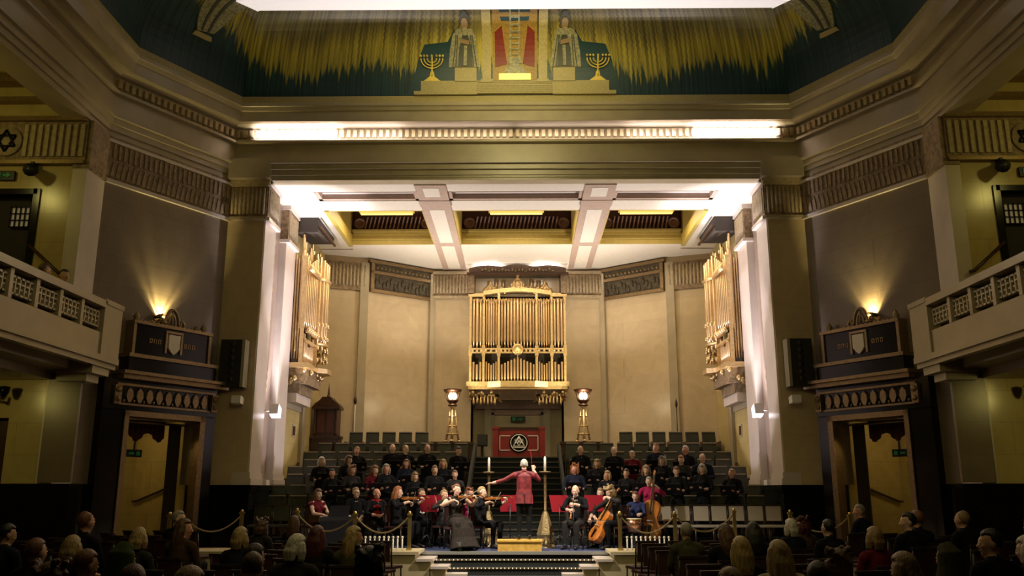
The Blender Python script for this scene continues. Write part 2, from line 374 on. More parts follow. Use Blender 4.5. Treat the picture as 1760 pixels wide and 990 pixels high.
# ------------------------------------------------ galleries
for s in (-1, 1):
    g = struct('floor_gallery_%s' % SIDE[s], MB().box(s*8.3, s*13.6, 3, 17.2, 4.42, 4.6).box(s*8.7, s*13.6, 3, 17.2, 4.12, 4.42).box(s*9.2, s*13.6, 3, 17.2, 3.95, 4.12), STONEP)
    b = thing('gallery_parapet', 'pale stone gallery parapet with pierced fretwork panels on the %s wall' % SIDE[s], 'balcony', (s*8.2, 10, 4.2))
    part('base_band', MB().box(s*8.2, s*8.36, 3, 17.0, 4.42, 4.86), STONEP, b)
    part('bottom_moulding', MB().box(s*8.14, s*8.3, 3, 17.75, 4.3, 4.42).box(s*8.2, s*8.34, 3, 17.75, 4.2, 4.3), STONEP, b)
    part('top_rail', MB().box(s*8.14, s*8.42, 3, 17.0, 5.36, 5.50), STONEP, b)
    part('end_pier', MB().box(s*8.16, s*8.44, 16.98, 17.75, 4.42, 5.52).box(s*8.14, s*8.46, 16.96, 17.77, 5.44, 5.54), STONEP, b)
    part('end_corbel', MB().box(s*8.25, s*9.0, 16.9, 17.6, 4.05, 4.3).box(s*8.4, s*9.0, 17.0, 17.5, 3.9, 4.05), STONEP, b)
    ys = [16.95-.79*k for k in range(9)]
    for k in range(8):
        a1, a0 = ys[k]-.04, ys[k+1]+.04
        part('post', MB().box(s*8.19, s*8.37, ys[k+1]-.05, ys[k+1]+.05, 4.86, 5.36), STONEP, b)
        mb = MB(); zz0, zz1 = 4.95, 5.27
        mb.box(s*8.23, s*8.33, a0, a1, zz0, zz0+.035).box(s*8.23, s*8.33, a0, a1, zz1-.035, zz1)
        w = (a1-a0-.02)/5
        for q in range(6): mb.box(s*8.23, s*8.33, a0+.0+q*w, a0+.035+q*w, zz0, zz1)
        for q in range(5):
            mb.box(s*8.23, s*8.33, a0+.035+q*w, a0+q*w+w*.62, zz0+.10, zz0+.13).box(s*8.23, s*8.33, a0+w*.42+q*w, a0+q*w+w, zz1-.13, zz1-.10)
        part('fretwork', mb, STONEP, b)
        part('backing', MB().box(s*8.36, s*8.38, a0, a1, 4.86, 5.36), DARKV, b)

# ------------------------------------------------ great entablature round the hall
EP = [(-9.05, 3), (-9.05, 18), (-7.25, 21), (7.25, 21), (9.05, 18), (9.05, 3)]
t1 = trim(MB().sweep([(-.3, 9.5), (.03, 9.5), (.03, 9.62), (.08, 9.62), (.08, 9.76), (.14, 9.76), (.14, 9.9), (.22, 9.9), (.22, 9.97), (.1, 9.97), (.1, 10.44), (.22, 10.46), (.22, 10.52), (.06, 10.54), (.04, 10.9), (-.3, 10.9)], EP, True), STONEP)
t2 = trim(MB().sweep([(-.3, 10.9), (.2, 10.9), (.26, 10.95), (.42, 10.97), (.48, 10.9), (.56, 10.88), (.56, 11.14), (.6, 11.16), (.63, 11.24), (.66, 11.26), (.66, 11.34), (.6, 11.36), (-.3, 11.36)], EP, True), STONEP)
trim(MB().sweep([(-.3, 11.36), (.60, 11.36), (.60, 11.54), (-.3, 11.54)], EP, True), MSTONE)
mb = MB()
pd = offs(EP, .16)
for i in range(1, 4):
    a, b2 = Vector(pd[i]), Vector(pd[i+1]); L = (b2-a).length; d = (b2-a)/L; n = Vector((d.y, -d.x)); k = int(L/.165)
    for j in range(k):
        c = a+d*(.06+j*L/k)
        q = [c-d*.045, c+d*.045]; vs = []
        for z in (10.62, 10.82):
            for oo in (-.12, .0):
                for p in q: vs.append((p.x+n.x*oo, p.y+n.y*oo, z))
        mb.add(vs, [(0, 1, 3, 2), (4, 6, 7, 5), (0, 4, 5, 1), (2, 3, 7, 6), (0, 2, 6, 4), (1, 5, 7, 3)])
part('dentil_row', mb, FLUTE, t1, kind='stuff')
for s in (-1, 1):
    light('SPOT', 'gallery_light', (s*10.6, 14.6, 3.8), 34, (1, .80, .22), (s*9.6, 17.3, 2.7), .15, angle=80, blend=.9)  # unseen spot added to brighten the wall under the gallery
    light('POINT', 'gallery_light', (s*11.5, 14.2, 8.8), 48, (1, .82, .22), size=.2)
    # beam soffit over the gallery
    trim(MB().box(s*9.2, s*9.6, 3, 17.2, 9.52, 11), STONEP)
    # carved frieze on the splayed wall and return, with beads
    x = canted(s)
    fz = trim(MB(x).box(0, 3.5, 0, .03, 8.5, 9.5), FRIEZE)
    part('bead', MB(x).box(-.02, 3.55, 0, .08, 8.42, 8.5).box(0, 3.5, 0, .09, 9.36, 9.42), JAMB, fz)
    mb = MB(x)
    for i in range(26):
        u = .1+i*.132
        mb.box(u, u+.05, .03, .06, 9.0, 9.34).prism([(u-.03, 8.56), (u+.08, 8.56), (u+.025, 8.92)], .03, .055)
    part('relief', mb, mat('relief_stone', (.40, .29, .17), .6, noise=.4, nscale=10), fz, kind='stuff')
    trim(MB().box(s*8.94, s*9.3, 17.22, 18.05, 8.42, 8.5).box(s*8.96, s*9.3, 17.24, 18.0, 8.5, 9.5), FRIEZE)

# ------------------------------------------------ cove with the mosaic and hall ceiling
CP = offs(EP, .60)
prof = []
for i in range(15):
    t = i/14*PI/2; prof.append((1.35*(1-math.cos(t)), 11.54+1.75*math.sin(t)))
mb = MB().sweep(prof, CP)
me = mesh('ceiling', mb, MOSAIC)
uvl = me.uv_layers.new(name='UVMap'); n = len(CP)
cum = [0]
for i in range(n-1): cum.append(cum[-1]+(Vector(CP[i+1])-Vector(CP[i])).length)
mid = cum[-1]/2
for p in me.polygons:
    for li in p.loop_indices:
        vi = me.loops[li].vertex_index; uvl.data[li].uv = (cum[vi % n]-mid, (vi//n)/14)
me.polygons.foreach_set('use_smooth', [False]*len(me.polygons))
COVE = bpy.data.objects.new('ceiling', me); COL.objects.link(COVE); COVE['kind'] = 'structure'
ip = offs(CP, 1.35)
struct('ceiling_hall', MB().add([(p[0], p[1], 13.75) for p in ip], [tuple(range(len(ip)))]), HALLC)
trim(MB().sweep([(1.35, 13.29), (1.45, 13.29), (1.45, 13.75), (1.35, 13.75)], CP, True), STONEP)
# ceiling strip, its lighting put in as emission, between cove and flat ceiling, front side, with turned ends
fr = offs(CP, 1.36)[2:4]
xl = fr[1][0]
lp = part('glowing_ceiling_strip', MB().box(-xl-.1, xl+.1, 18.5, 19.07, 13.17, 13.24).prism([(-xl-.5, 18.66), (-xl-.1, 19.12), (-xl-.1, 18.5)], 13.17, 13.24, 'z').prism([(xl+.5, 18.66), (xl+.1, 18.5), (xl+.1, 19.12)], 13.17, 13.24, 'z'), CEILGLOW, COVE)

# the picture set into the front of the cove: real relief pieces that follow its curve
def cv(x, o, h):       # x along, o out from the mosaic, h = height above the gold strip
    t = math.asin(min(1, max(0, h/1.75))); y = 20.40-1.35*(1-math.cos(t)); ny, nz = -math.cos(t), -math.sin(t)*.75
    return (x, y+ny*o, 11.54+h+nz*o)
def cprism(poly, o=.03, m=MSTONE, name='mosaic_figure', parent=None, o0=0):
    """flat shape laid on the curve, cut into height strips"""
    hs = sorted(set([p[1] for p in poly])); lo, hi = hs[0], hs[-1]; k = max(2, int((hi-lo)/.12)+1)
    levels = sorted(set([lo+(hi-lo)*i/k for i in range(k+1)]+hs)); rows = []
    for h in levels:
        xs = []
        for i in range(len(poly)):
            a, b2 = poly[i], poly[(i+1) % len(poly)]
            if a[1] == b2[1]:
                if abs(a[1]-h) < 1e-9: xs += [a[0], b2[0]]
            elif min(a[1], b2[1])-1e-9 <= h <= max(a[1], b2[1])+1e-9: xs.append(a[0]+(b2[0]-a[0])*(h-a[1])/(b2[1]-a[1]))
        rows.append((min(xs), max(xs), h))
    mb = MB(); vs = []
    for a, b2, h in rows: vs += [cv(a, o0+o, h), cv(b2, o0+o, h), cv(a, o0-.05, h), cv(b2, o0-.05, h)]
    fs = []
    for i in range(len(rows)-1):
        q = 4*i; fs += [(q, q+1, q+5, q+4), (q+1, q+3, q+7, q+5), (q, q+4, q+6, q+2)]
    q = 4*(len(rows)-1); fs += [(0, 2, 3, 1), (q, q+1, q+3, q+2)]
    mb.add(vs, fs); return part(name, mb, m, parent or COVE)
def cx_(px): return (px-891)*.01455+.0    # picture scale: metres per photo pixel at the cove
rect = lambda a, b, c, d: [(a, c), (b, c), (b, d), (a, d)]
for s in (-1, 1):
    cprism(rect(s*.95, s*2.55, 0, .10), .09, MSTONE, 'mosaic_step')
    cprism(rect(s*.95, s*2.38, .10, .38), .06, MSTONE, 'mosaic_step')
    cprism(rect(s*.97, s*1.52, .36, .70), .09, MSTONE, 'mosaic_plinth')
    cprism([(s*1.5, .38), (s*2.75, .02), (s*2.6, .35), (s*2.45, .9), (s*2.28, 1.22), (s*1.75, 1.2), (s*1.5, 1.5)], .008, MTEAL, 'mosaic_teal_field')  # flat teal field behind the figure and lampstand
    # pillar
    cprism(rect(s*.56, s*.86, .34, .42), .07, MSTONE, 'mosaic_pillar_base')
    cprism(rect(s*.60, s*.82, .42, 1.75), .06, MSTONE, 'mosaic_pillar')
    # robed figure: mantle, dark tunic, pale fold, head
    f = cprism([(s*.90, .72), (s*1.68, .72), (s*1.64, 1.1), (s*1.56, 1.4), (s*1.42, 1.5), (s*1.08, 1.5), (s*.98, 1.35)], .03, MROBE, 'robed_figure')
    cprism([(s*1.08, .74), (s*1.44, .74), (s*1.40, 1.15), (s*1.3, 1.42), (s*1.18, 1.4), (s*1.1, 1.2)], .03, MROBED, 'tunic', f, .03)
    cprism([(s*1.22, .76), (s*1.30, .76), (s*1.28, 1.2), (s*1.20, 1.2)], .025, MROBE, 'stole', f, .06)
    cprism([(s*1.21, 1.49), (s*1.29, 1.49), (s*1.33, 1.56), (s*1.33, 1.62), (s*1.29, 1.66), (s*1.21, 1.66), (s*1.17, 1.62), (s*1.17, 1.56)], .04, MSKIN, 'head', f, .03)
    cprism([(s*1.15, 1.22), (s*1.38, 1.26), (s*1.36, 1.34), (s*1.15, 1.30)], .03, MSKIN, 'folded_arms', f, .06)
    cprism([(s*1.13, 1.58), (s*1.37, 1.58), (s*1.36, 1.68), (s*1.29, 1.73), (s*1.21, 1.73), (s*1.14, 1.68)], .02, MROBED, 'hood', f, .02)
    cprism([(s*1.21, 1.40), (s*1.29, 1.40), (s*1.31, 1.53), (s*1.19, 1.53)], .05, MROBE, 'beard', f, .05)
    for q0, q1 in ((.95, 1.06), (1.03, 1.10), (1.48, 1.42), (1.56, 1.46)): cprism([(s*q0, .73), (s*(q0+.025), .73), (s*(q1+.02), 1.4), (s*q1, 1.4)], .03, MROBED, 'robe_fold', f, .04)
    # seven branched lampstand
    m = cprism([(s*1.88, .38), (s*2.32, .38), (s*2.16, .5), (s*2.14, .62), (s*2.06, .62), (s*2.04, .5)], .04, MGOLD, 'lampstand')
    mb = MB(); mc = s*2.1
    mb.tube([cv(mc, .05, .5+.06*i) for i in range(9)], .025, 6)
    for R in (.12, .2, .28):
        mb.tube([cv(mc+R*math.cos(a), .05, .93+R*.85*math.sin(a)) for a in [PI+PI*i/10 for i in range(11)]], .017, 6)
    for q in (-.28, -.2, -.12, 0, .12, .2, .28): mb.ell(cv(mc+q, .05, .985), (.03, .03, .035), 6, 5)
    part('lampstand_branch', mb, MGOLD, m)
    # corner figures, drapery and feet, up the splayed sides
for i in range(8): cprism(rect(-.97, .97, .02+i*.048, .055+i*.048), .10-.011*i, MSTONE, 'mosaic_stair')
cprism(rect(-.56, .56, .40, 1.75), .012, MFLAME, 'mosaic_niche')
cprism(rect(-.40, .40, .40, .56), .06, MGOLD, 'mosaic_altar')
cprism([(-.30, .56), (.30, .56), (.2, .72), (.1, .80), (-.1, .80), (-.2, .72)], .05, MROBE, 'mosaic_chest')
for s in (-1, 1): cprism([(s*.20, .80), (s*.5, .72), (s*.5, 1.45), (s*.32, 1.55), (s*.26, 1.2)], .03, MRED, 'mosaic_curtain')
lad = cprism(rect(-.16, .16, .80, .95), .06, MROBE, 'mosaic_ladder_foot')
for q in (-.11, .11): cprism(rect(q-.02, q+.02, .95, 1.75), .05, MROBE, 'ladder_rail', lad)
for i in range(7): cprism(rect(-.11, .11, 1.0+i*.11, 1.03+i*.11), .045, MROBE, 'ladder_rung', lad)
cprism([(-.34, 1.62), (.34, 1.62), (.4, 1.75), (-.4, 1.75)], .03, MTEAL, 'mosaic_cloud')
for s in (-1, 1):
    A, B2 = Vector(CP[2 if s < 0 else 3]), Vector(CP[1 if s < 0 else 4]); d = (B2-A).normalized(); nn = Vector((-s*abs(d.y), -abs(d.x)))
    def cc(u, o, h):
        t = math.asin(min(1, max(0, h/1.75))); oo = 1.35*(1-math.cos(t))+math.cos(t)*o
        return (A.x+d.x*u+nn.x*oo, A.y+d.y*u+nn.y*oo, 11.54+h-math.sin(t)*.75*o)
    f = None
    for nm, m, poly, o in (('corner_figure', MROBE, [(1.32, 1.0), (1.72, .98), (1.9, 1.4), (1.95, 1.72), (1.0, 1.72), (1.15, 1.3)], .06), ('robe_fold', MROBED, [(1.42, 1.02), (1.47, 1.02), (1.44, 1.72), (1.36, 1.72)], .09), ('robe_fold', MROBED, [(1.60, 1.02), (1.64, 1.02), (1.70, 1.72), (1.62, 1.72)], .09), ('pedestal', MSTONE, [(1.25, .88), (1.8, .86), (1.75, .97), (1.3, .99)], .05)):
        hs = sorted(set(p[1] for p in poly)); lo, hi = hs[0], hs[-1]; mb = MB(); vs = []; K = 8
        for i in range(K+1):
            h = lo+(hi-lo)*i/K; xs = []
            for j in range(len(poly)):
                a, b3 = poly[j], poly[(j+1) % len(poly)]
                if min(a[1], b3[1])-1e-6 <= h <= max(a[1], b3[1])+1e-6:
                    xs += [a[0]+(b3[0]-a[0])*((h-a[1])/(b3[1]-a[1]) if abs(b3[1]-a[1]) > 1e-6 else 0)]
                    if abs(b3[1]-a[1]) < 1e-6: xs.append(b3[0])
            vs += [cc(min(xs), o, h), cc(max(xs), o, h), cc(min(xs), -.05, h), cc(max(xs), -.05, h)]
        fs = []
        for i in range(K): q = 4*i; fs += [(q, q+1, q+5, q+4), (q+1, q+3, q+7, q+5), (q, q+4, q+6, q+2)]
        fs += [(0, 2, 3, 1), (4*K, 4*K+1, 4*K+3, 4*K+2)]
        mb.add(vs, fs); p = part(nm, mb, m, f or COVE); f = f or p

# ------------------------------------------------ proscenium: pilasters, jambs, lintel, stage ceiling
for s in (-1, 1):
    sd = SIDE[s]
    struct('wall_pilaster_%s' % sd, MB().box(s*6.33, s*7.25, 21.0, 21.4, 1.93, 8.5), STONE)
    struct('baseboard_pilaster_%s' % sd, MB().box(s*6.25, s*7.25, 20.96, 24.0, 0, 1.88).box(s*6.2, s*7.25, 20.92, 24.05, 1.80, 1.93), BLKM)
    c = trim(MB().box(s*6.3, s*7.25, 20.97, 21.4, 8.5, 9.5), FRIEZE)
    mb = MB()
    for i in range(9): mb.tube([(s*(6.37+i*.1), 20.97, 8.6), (s*(6.37+i*.1), 20.97, 9.3)], .036, 6)
    part('fluting', mb, FLUTE, c, kind='stuff')
    part('moulding', MB().box(s*6.26, s*7.25, 20.92, 21.0, 9.34, 9.42).box(s*6.27, s*7.25, 20.93, 21.0, 8.46, 8.53).box(s*6.22, s*7.25, 20.9, 21.1, 9.42, 9.5), FLUTE, c)
    trim(MB().box(s*6.2, s*7.25, 20.74, 21.2, 9.5, 10.02), STONEP)
    # jamb: two pale pilasters with a sunk strip
    j = struct('wall_jamb_%s' % sd, MB().box(s*6.3, s*7.2, 21.02, 21.95, 1.93, 8.5).box(s*6.3, s*7.2, 23.0, 24.0, 1.93, 8.5), JAMB)
    part('sunk_strip', MB().box(s*6.48, s*7.2, 21.9, 23.1, 1.93, 9.5), JAMB2, j)
    part('jamb_base', MB().box(s*6.24, s*6.7, 20.98, 22.0, 1.93, 2.08).box(s*6.24, s*6.7, 22.95, 24.05, 1.93, 2.08).box(s*6.27, s*6.7, 20.99, 21.98, 2.08, 2.22).box(s*6.27, s*6.7, 22.97, 24.03, 2.08, 2.22), JAMB, j)
    for y0 in (21.0, 22.98):
        cp = part('jamb_capital', MB().box(s*6.26, s*7.2, y0, y0+1.0, 8.5, 9.5), FRIEZE, j)
        mb = MB()
        for i in range(8): mb.tube([(s*6.26, y0+.1+i*.115, 8.62), (s*6.26, y0+.1+i*.115, 9.3)], .036, 6)
        part('fluting', mb, FLUTE, cp, kind='stuff')
        part('necking', MB().box(s*6.2, s*7.1, y0-.03, y0+1.03, 8.44, 8.53).box(s*6.22, s*7.1, y0-.03, y0+1.03, 9.38, 9.5), JAMB, cp)
    for k in range(16):
        part('rosette', MB().ell((s*6.48, 22.45, 4.4+k*.26), (.05, .12, .11), 7, 5), FLUTE, j)
    # side wall of the stage behind the jamb
    struct('wall_stage_%s' % sd, MB().box(s*6.4, s*6.7, 24.0, 28.3, .5, 9.6), YELST)
    trim(MB().box(s*6.3, s*6.4, 25.85, 26.25, 2.2, 9.0), STONEP)
    trim(MB().box(s*6.36, s*6.4, 24.0, 25.85, 4.05, 4.2), STONEP)
    part('wall_socket', MB().box(s*6.36, s*6.42, 25.1, 25.3, 3.35, 3.6), DKWOOD, trim(MB().box(s*6.38, s*6.41, 25.05, 25.35, 3.3, 3.65), STONEP))
    # apse walls
    struct('wall_apse_%s' % sd, MB().prism([(s*6.45, 28.05), (s*5.05, 28.6), (s*5.1, 28.9), (s*6.6, 28.4)], .5, 9.55, 'z').prism([(s*5.05, 28.6), (s*2.95, 30.25), (s*3.1, 30.6), (s*5.2, 28.9)], .5, 9.55, 'z'), STONE)
    struct('wall_back_%s' % sd, MB().box(s*1.55, s*2.98, 30.2, 30.7, .5, 9.55), STONE)
    trim(MB().prism([(s*5.28, 28.52), (s*5.02, 28.62), (s*4.98, 28.52), (s*5.24, 28.42)], 2.5, 9.3, 'z'), STONEP)
    trim(MB().prism([(s*2.98, 30.22), (s*3.12, 30.1), (s*3.05, 30.0), (s*2.9, 30.13)], 2.5, 9.3, 'z'), STONEP)
    # capitals: back pilaster and outer apse
    c = trim(MB().box(s*1.5, s*2.98, 30.08, 30.3, 8.48, 9.4), FRIEZE); mb = MB()
    for i in range(13): mb.tube([(s*(1.56+i*.115), 30.08, 8.62), (s*(1.56+i*.115), 30.08, 9.25)], .038, 6)
    part('fluting', mb, FLUTE, c, kind='stuff')
    part('moulding', MB().box(s*1.46, s*3.0, 30.03, 30.2, 9.3, 9.4).box(s*1.46, s*3.0, 30.04, 30.2, 8.44, 8.52), FLUTE, c)
    d = Vector((s*-1.4, .55)).normalized(); P0 = Vector((s*6.45, 28.05)); nn = Vector((-s*abs(d.y), -abs(d.x)))
    ax = lambda u, o, z, P0=P0, d=d, nn=nn: (P0.x+d.x*u+nn.x*o, P0.y+d.y*u+nn.y*o, z)
    c = trim(MB(ax).box(.0, 1.5, 0, .08, 8.35, 9.3), FRIEZE); mb = MB(ax)
    for i in range(12): mb.tube([(.08+i*.12, .08, 8.5), (.08+i*.12, .08, 9.2)], .04, 6)
    part('fluting', mb, FLUTE, c, kind='stuff')
    # carved dark panel high on the splayed apse wall
    d2 = Vector((s*-2.1, 1.65)).normalized(); P2 = Vector((s*5.05, 28.6)); n2 = Vector((-s*abs(d2.y), -abs(d2.x)))
    ay = lambda u, o, z: (P2.x+d2.x*u+n2.x*o, P2.y+d2.y*u+n2.y*o, z)
    t = thing('relief_panel', 'dark carved relief panel in moulded frame high on the %s apse wall' % sd, 'relief', ay(1.35, 0, 8.4))
    part('panel', MB(ay).box(.18, 2.5, 0, .05, 8.42, 9.0), FRIEZE2, t)
    part('frame', MB(ay).box(.08, .2, 0, .12, 8.36, 9.4).box(2.48, 2.6, 0, .12, 8.36, 9.4).box(.08, 2.6, 0, .12, 8.34, 8.44).box(.08, 2.6, 0, .12, 8.98, 9.08), BRONZE, t)
    part('upper_frieze', MB(ay).box(.2, 2.48, 0, .08, 9.08, 9.34), FRIEZE2, t)
    part('cornice', MB(ay).box(.0, 2.68, 0, .16, 9.34, 9.44), BRONZE, t)
    mb = MB(ay)
    for i in range(15): mb.ell((.32+i*.145, .05, 8.7+.1*math.sin(i*2.1)), (.07, .05, .14), 6, 5); 
    part('relief', mb, FRIEZE2, t, kind='stuff')
    mb = MB(ay)
    for i in range(14): mb.ell((.32+i*.155, .08, 9.2), (.06, .03, .06), 6, 4)
    part('relief', mb, BRONZE, t, kind='stuff')
# lintel over the arch (lower fascias) and ceiling of the stage
trim(MB().box(-6.3, 6.3, 20.95, 21.35, 9.56, 9.75).box(-6.3, 6.3, 20.9, 21.3, 9.75, 9.92).box(-6.3, 6.3, 20.8, 21.3, 9.92, 10.0), STONEP)
ZC = 9.5
def slab(x0, x1, y0, y1, z0=ZC, z1=ZC+.15, m=PLAST): return trim(MB().box(x0, x1, y0, y1, z0, z1), m)
slab(-6.6, 6.6, 21.3, 21.85); 
for s in (-1, 1): slab(s*5.35, s*6.7, 21.85, 27.4)
for a, b2 in ((-5.35, -2.62), (-1.8, 1.8), (1.8+.82, 5.35)):
    slab(a, b2, 22.62, 23.45); slab(a, b2, 26.95, 27.5)
    # front shallow coffer, stepped frame
    slab(a, b2, 21.85, 22.62, ZC+.38, ZC+.5, PINKP if abs(a+b2) > 1 else FRIEZE)
    trim(MB().box(a, b2, 21.85, 21.93, ZC+.02, ZC+.4).box(a, b2, 22.5, 22.62, ZC+.02, ZC+.4).box(a, a+.1, 21.85, 22.62, ZC+.02, ZC+.4).box(b2-.1, b2, 21.85, 22.62, ZC+.02, ZC+.4), PINKP)
    trim(MB().box(a, b2, 22.36, 22.5, ZC+.16, ZC+.24), JAMB)
    # deep yellow coffer
    y0, y1 = 23.45, 26.95
    cf = trim(MB().box(a, b2, y1-.05, y1, ZC, ZC+.47).box(a-.04, a+.04, y0, y1, ZC, ZC+1.5).box(b2-.04, b2+.04, y0, y1, ZC, ZC+1.5).box(a, b2, y0, y0+.05, ZC, ZC+1.5), COFY)
    part('lip', MB().box(a, b2, y1-.16, y1-.02, ZC+.40, ZC+.47).box(a, b2, y1-.10, y1-.02, ZC+.14, ZC+.18), COFY, cf)
    part('grille_board', MB().box(a, b2, y1+.1, y1+.16, ZC+.44, ZC+1.5).box(a, b2, y0, y1+.1, ZC+1.46, ZC+1.5), COFD, cf)
    w = b2-a; nf = int((w-.9)/.125)
    for i in range(nf):
        xx = a+.45+i*(w-.9)/nf
        p = part('grille_fin', MB().prism([(xx, ZC+.52), (xx+.045, ZC+.52), (xx+.125, ZC+.92), (xx+.08, ZC+.92)], y1-.06, y1+.1), mat('mauve_grille_fin', (.30, .19, .15), .5), cf)
    for q in (a+.28, b2-.28): part('scroll', MB(lambda u, v, h, q=q: (q+u, y1+.06-h, ZC+.72+v)).lathe([(.2, 0), (.2, .06), (.12, .1), (.12, .04), (.0, .04)], 14), mat('mauve_grille_fin', (.30, .19, .15), .5), cf)
    t = thing('batten_light', 'dim yellow batten lamp in the %s ceiling coffer over the stage' % ('left' if a < -3 else 'middle' if a < 0 else 'right'), 'lamp', ((a+b2)/2, 25.6, ZC+.58), group='coffer batten lamps')
    part('tube', MB().box((a+b2)/2-.8, (a+b2)/2+.8, 25.5, 25.66, ZC+.585, ZC+.65), LAMPC, t)
    part('housing', MB().box((a+b2)/2-.85, (a+b2)/2+.85, 25.46, 25.7, ZC+.65, ZC+.75), COFY, t)
    for q in (-.6, .6): part('hanger', MB().box((a+b2)/2+q-.02, (a+b2)/2+q+.02, 25.56, 25.6, ZC+.75, ZC+1.46), DKWOOD, t)
slab(-6.4, 6.4, 27.5, 30.8)
for s in (-1, 1):       # beams with inset pale panels
    b = trim(MB().box(s*1.8, s*2.62, 21.3, 30.2, ZC-.03, ZC+1.5), PINKP)
    for y0, y1 in ((21.5, 22.2), (22.5, 23.0), (23.3, 26.6), (27.0, 29.9)):
        if y1-y0 < .6 and y0 > 22: part('cross_band', MB().box(s*1.78, s*2.64, y0, y1, ZC-.05, ZC-.03), PINKP, b)
        else: part('inset_panel', MB().box(s*2.0, s*2.42, y0, y1, ZC-.04, ZC-.02), PLAST, b)
    trim(MB().box(s*5.27, s*5.4, 23.4, 27.0, ZC-.05, ZC+.3), COFY)
# ------------------------------------------------ recess behind the great organ, landing, terraces, steps
struct('wall_recess', MB().box(-1.6, 1.6, 31.2, 31.5, .5, 9.6).box(-1.6, -1.55, 30.2, 31.3, .5, 9.6).box(1.55, 1.6, 30.2, 31.3, .5, 9.6), STONE)
for s in (-1, 1): trim(MB().box(s*.92, s*1.15, 31.0, 31.2, 2.6, 4.75), STONEP); trim(MB().box(s*.82, s*.92, 31.05, 31.2, 2.6, 4.5), JAMB2)
trim(MB().box(-1.5, 1.5, 30.9, 31.2, 4.62, 4.9).box(-.95, .95, 31.05, 31.2, 4.42, 4.6), PINKP)
t = thing('exit_sign', 'small dark exit sign over the recess door behind the red altar', 'sign', (0.02, 31.0, 4.18))
part('sign_box', MB().box(-.24, .28, 30.95, 31.02, 4.16, 4.36), BLACKM, t)
part('pictogram', MB().box(-.18, -.06, 30.93, 30.95, 4.2, 4.32).box(0, .1, 30.93, 30.95, 4.24, 4.28).prism([(.1, 4.2), (.2, 4.26), (.1, 4.32)], 30.93, 30.95), EXITG, t)
struct('floor_landing', MB().box(-1.3, 1.3, 27.3, 31.2, .3, 2.80).box(-6.6, 6.6, 27.85, 31.2, .3, 2.67), DKCARP)
mb = MB(); NS = 14
for i in range(NS): mb.box(-1.25, 1.25, 21.7+i*.4, 27.31, ZS+i*.16-.1, ZS+(i+1)*.16)
st = struct('floor_stair', mb, DKCARP)
for i in range(NS): part('nosing', MB().box(-1.25, 1.25, 21.68+i*.4, 21.72+i*.4, ZS+(i+1)*.16-.03, ZS+(i+1)*.16+.008), mat('stair_nosing', (.06, .055, .04), .4), st)
for s in (-1, 1): trim(MB().prism([(21.6, ZS), (27.6, ZS), (27.6, 3.2), (27.2, 3.2), (21.6, .95)], s*1.25, s*1.33, 'x'), DKCARP)
SB = [(27.8, 2.67), (26.95, 2.28), (26.1, 1.98), (25.25, 1.73), (24.4, 1.51), (23.55, 1.29), (22.7, 1.00), (21.9, .74)]
for s in (-1, 1):
    mb = MB()
    for y, z in SB: mb.box(s*1.33, s*6.38, y-.83, 27.86, .3, z)
    struct('floor_terrace_%s' % SIDE[s], mb, DKCARP)
# pew seats
def pew():
    t = thing('tiered_seat', 'green leather tiered seat', 'seat')
    part('backrest', MB().prism([(-.02, .42), (.05, .42), (.12, .93), (.06, .93)], -.205, .205, 'x'), GREENL, t)
    part('top_rail', MB().box(-.19, .19, .035, .13, .925, .955), PEWTOP, t)
    part('cushion', MB().box(-.235, .235, -.46, .0, .36, .45), GREENL, t)
    part('seat_base', MB().box(-.22, .22, -.4, .06, 0, .36), PEWTRIM, t)
    for q in (-.25, .25): part('side_panel', MB().box(q-.014, q+.014, -.46, .1, 0, .62), PEWTRIM, t)
    return t
P = pew(); first = True
ORD = ['back', 'second', 'third', 'fourth', 'fifth', 'sixth', 'seventh', 'front']
for ri, (y, z) in enumerate(SB):
    for s in (-1, 1):
        x0 = {0: 2.72, 7: 2.0}.get(ri, 1.36); x1 = (5.35 if s < 0 else 6.3) if ri == 0 else 6.36
        k = int((x1-x0)/.52)
        nn_ = 0; ON = ['first', 'second', 'third', 'fourth', 'fifth', 'sixth', 'seventh', 'eighth', 'ninth', 'tenth', 'eleventh']
        for j in range(k):
            xx = s*(x1-.27-j*.52) if (ri % 2 == 0) else s*(x1-.5-j*.52)
            if abs(xx) < x0+.2: continue
            if ri == 7 and abs(xx) < 3.0: continue
            if ri == 0 and abs(xx) > 5.7 and s > 0 and False: continue
            lb = 'green leather seat, %s row of the %s tier, %s from the side wall' % (ORD[ri], SIDE[s], ON[nn_]); nn_ += 1
            g = '%s row seats of the %s tier' % (ORD[ri], SIDE[s])
            if first: P.location = (xx, y, z); P['label'] = lb; P['group'] = g; first = False
            else: dup(P, (xx, y, z), 0, lb, group=g)

# ------------------------------------------------ organs
def pipe_mb(x, y, z0, z1, r, xf=None):
    f = min(.35, (z1-z0)*.16)
    m = MB(xf); m.lathe([(r*.25, 0), (r, f), (r, z1-z0-.02), (r*.9, z1-z0)], 9, (x, y, z0))
    m.box(x-r*.45, x+r*.45, y-r*1.08, y-r*.8, z0+f+.04, z0+f+.12); return m
og = thing('organ_case', 'large gilded central organ case with tall display pipes on the back wall', 'organ', (0, 30.2, 4.8))
ups = [-1.6, -1.15, -.63, .67, 1.19, 1.64]
part('back_board', MB().box(-1.62, 1.66, 29.95, 30.25, 5.3, 8.45), DARKV, og)
for i, u in enumerate(ups):
    part('upright', MB().box(u-.04, u+.04, 29.55, 29.9, 5.4, 8.42).box(u-.06, u+.06, 29.52, 29.9, 6.3, 6.66).lathe([(.05, 0), (.08, .08), (.03, .2), (.0, .3)], 8, (u, 29.6, 8.42)), GOLD, og)
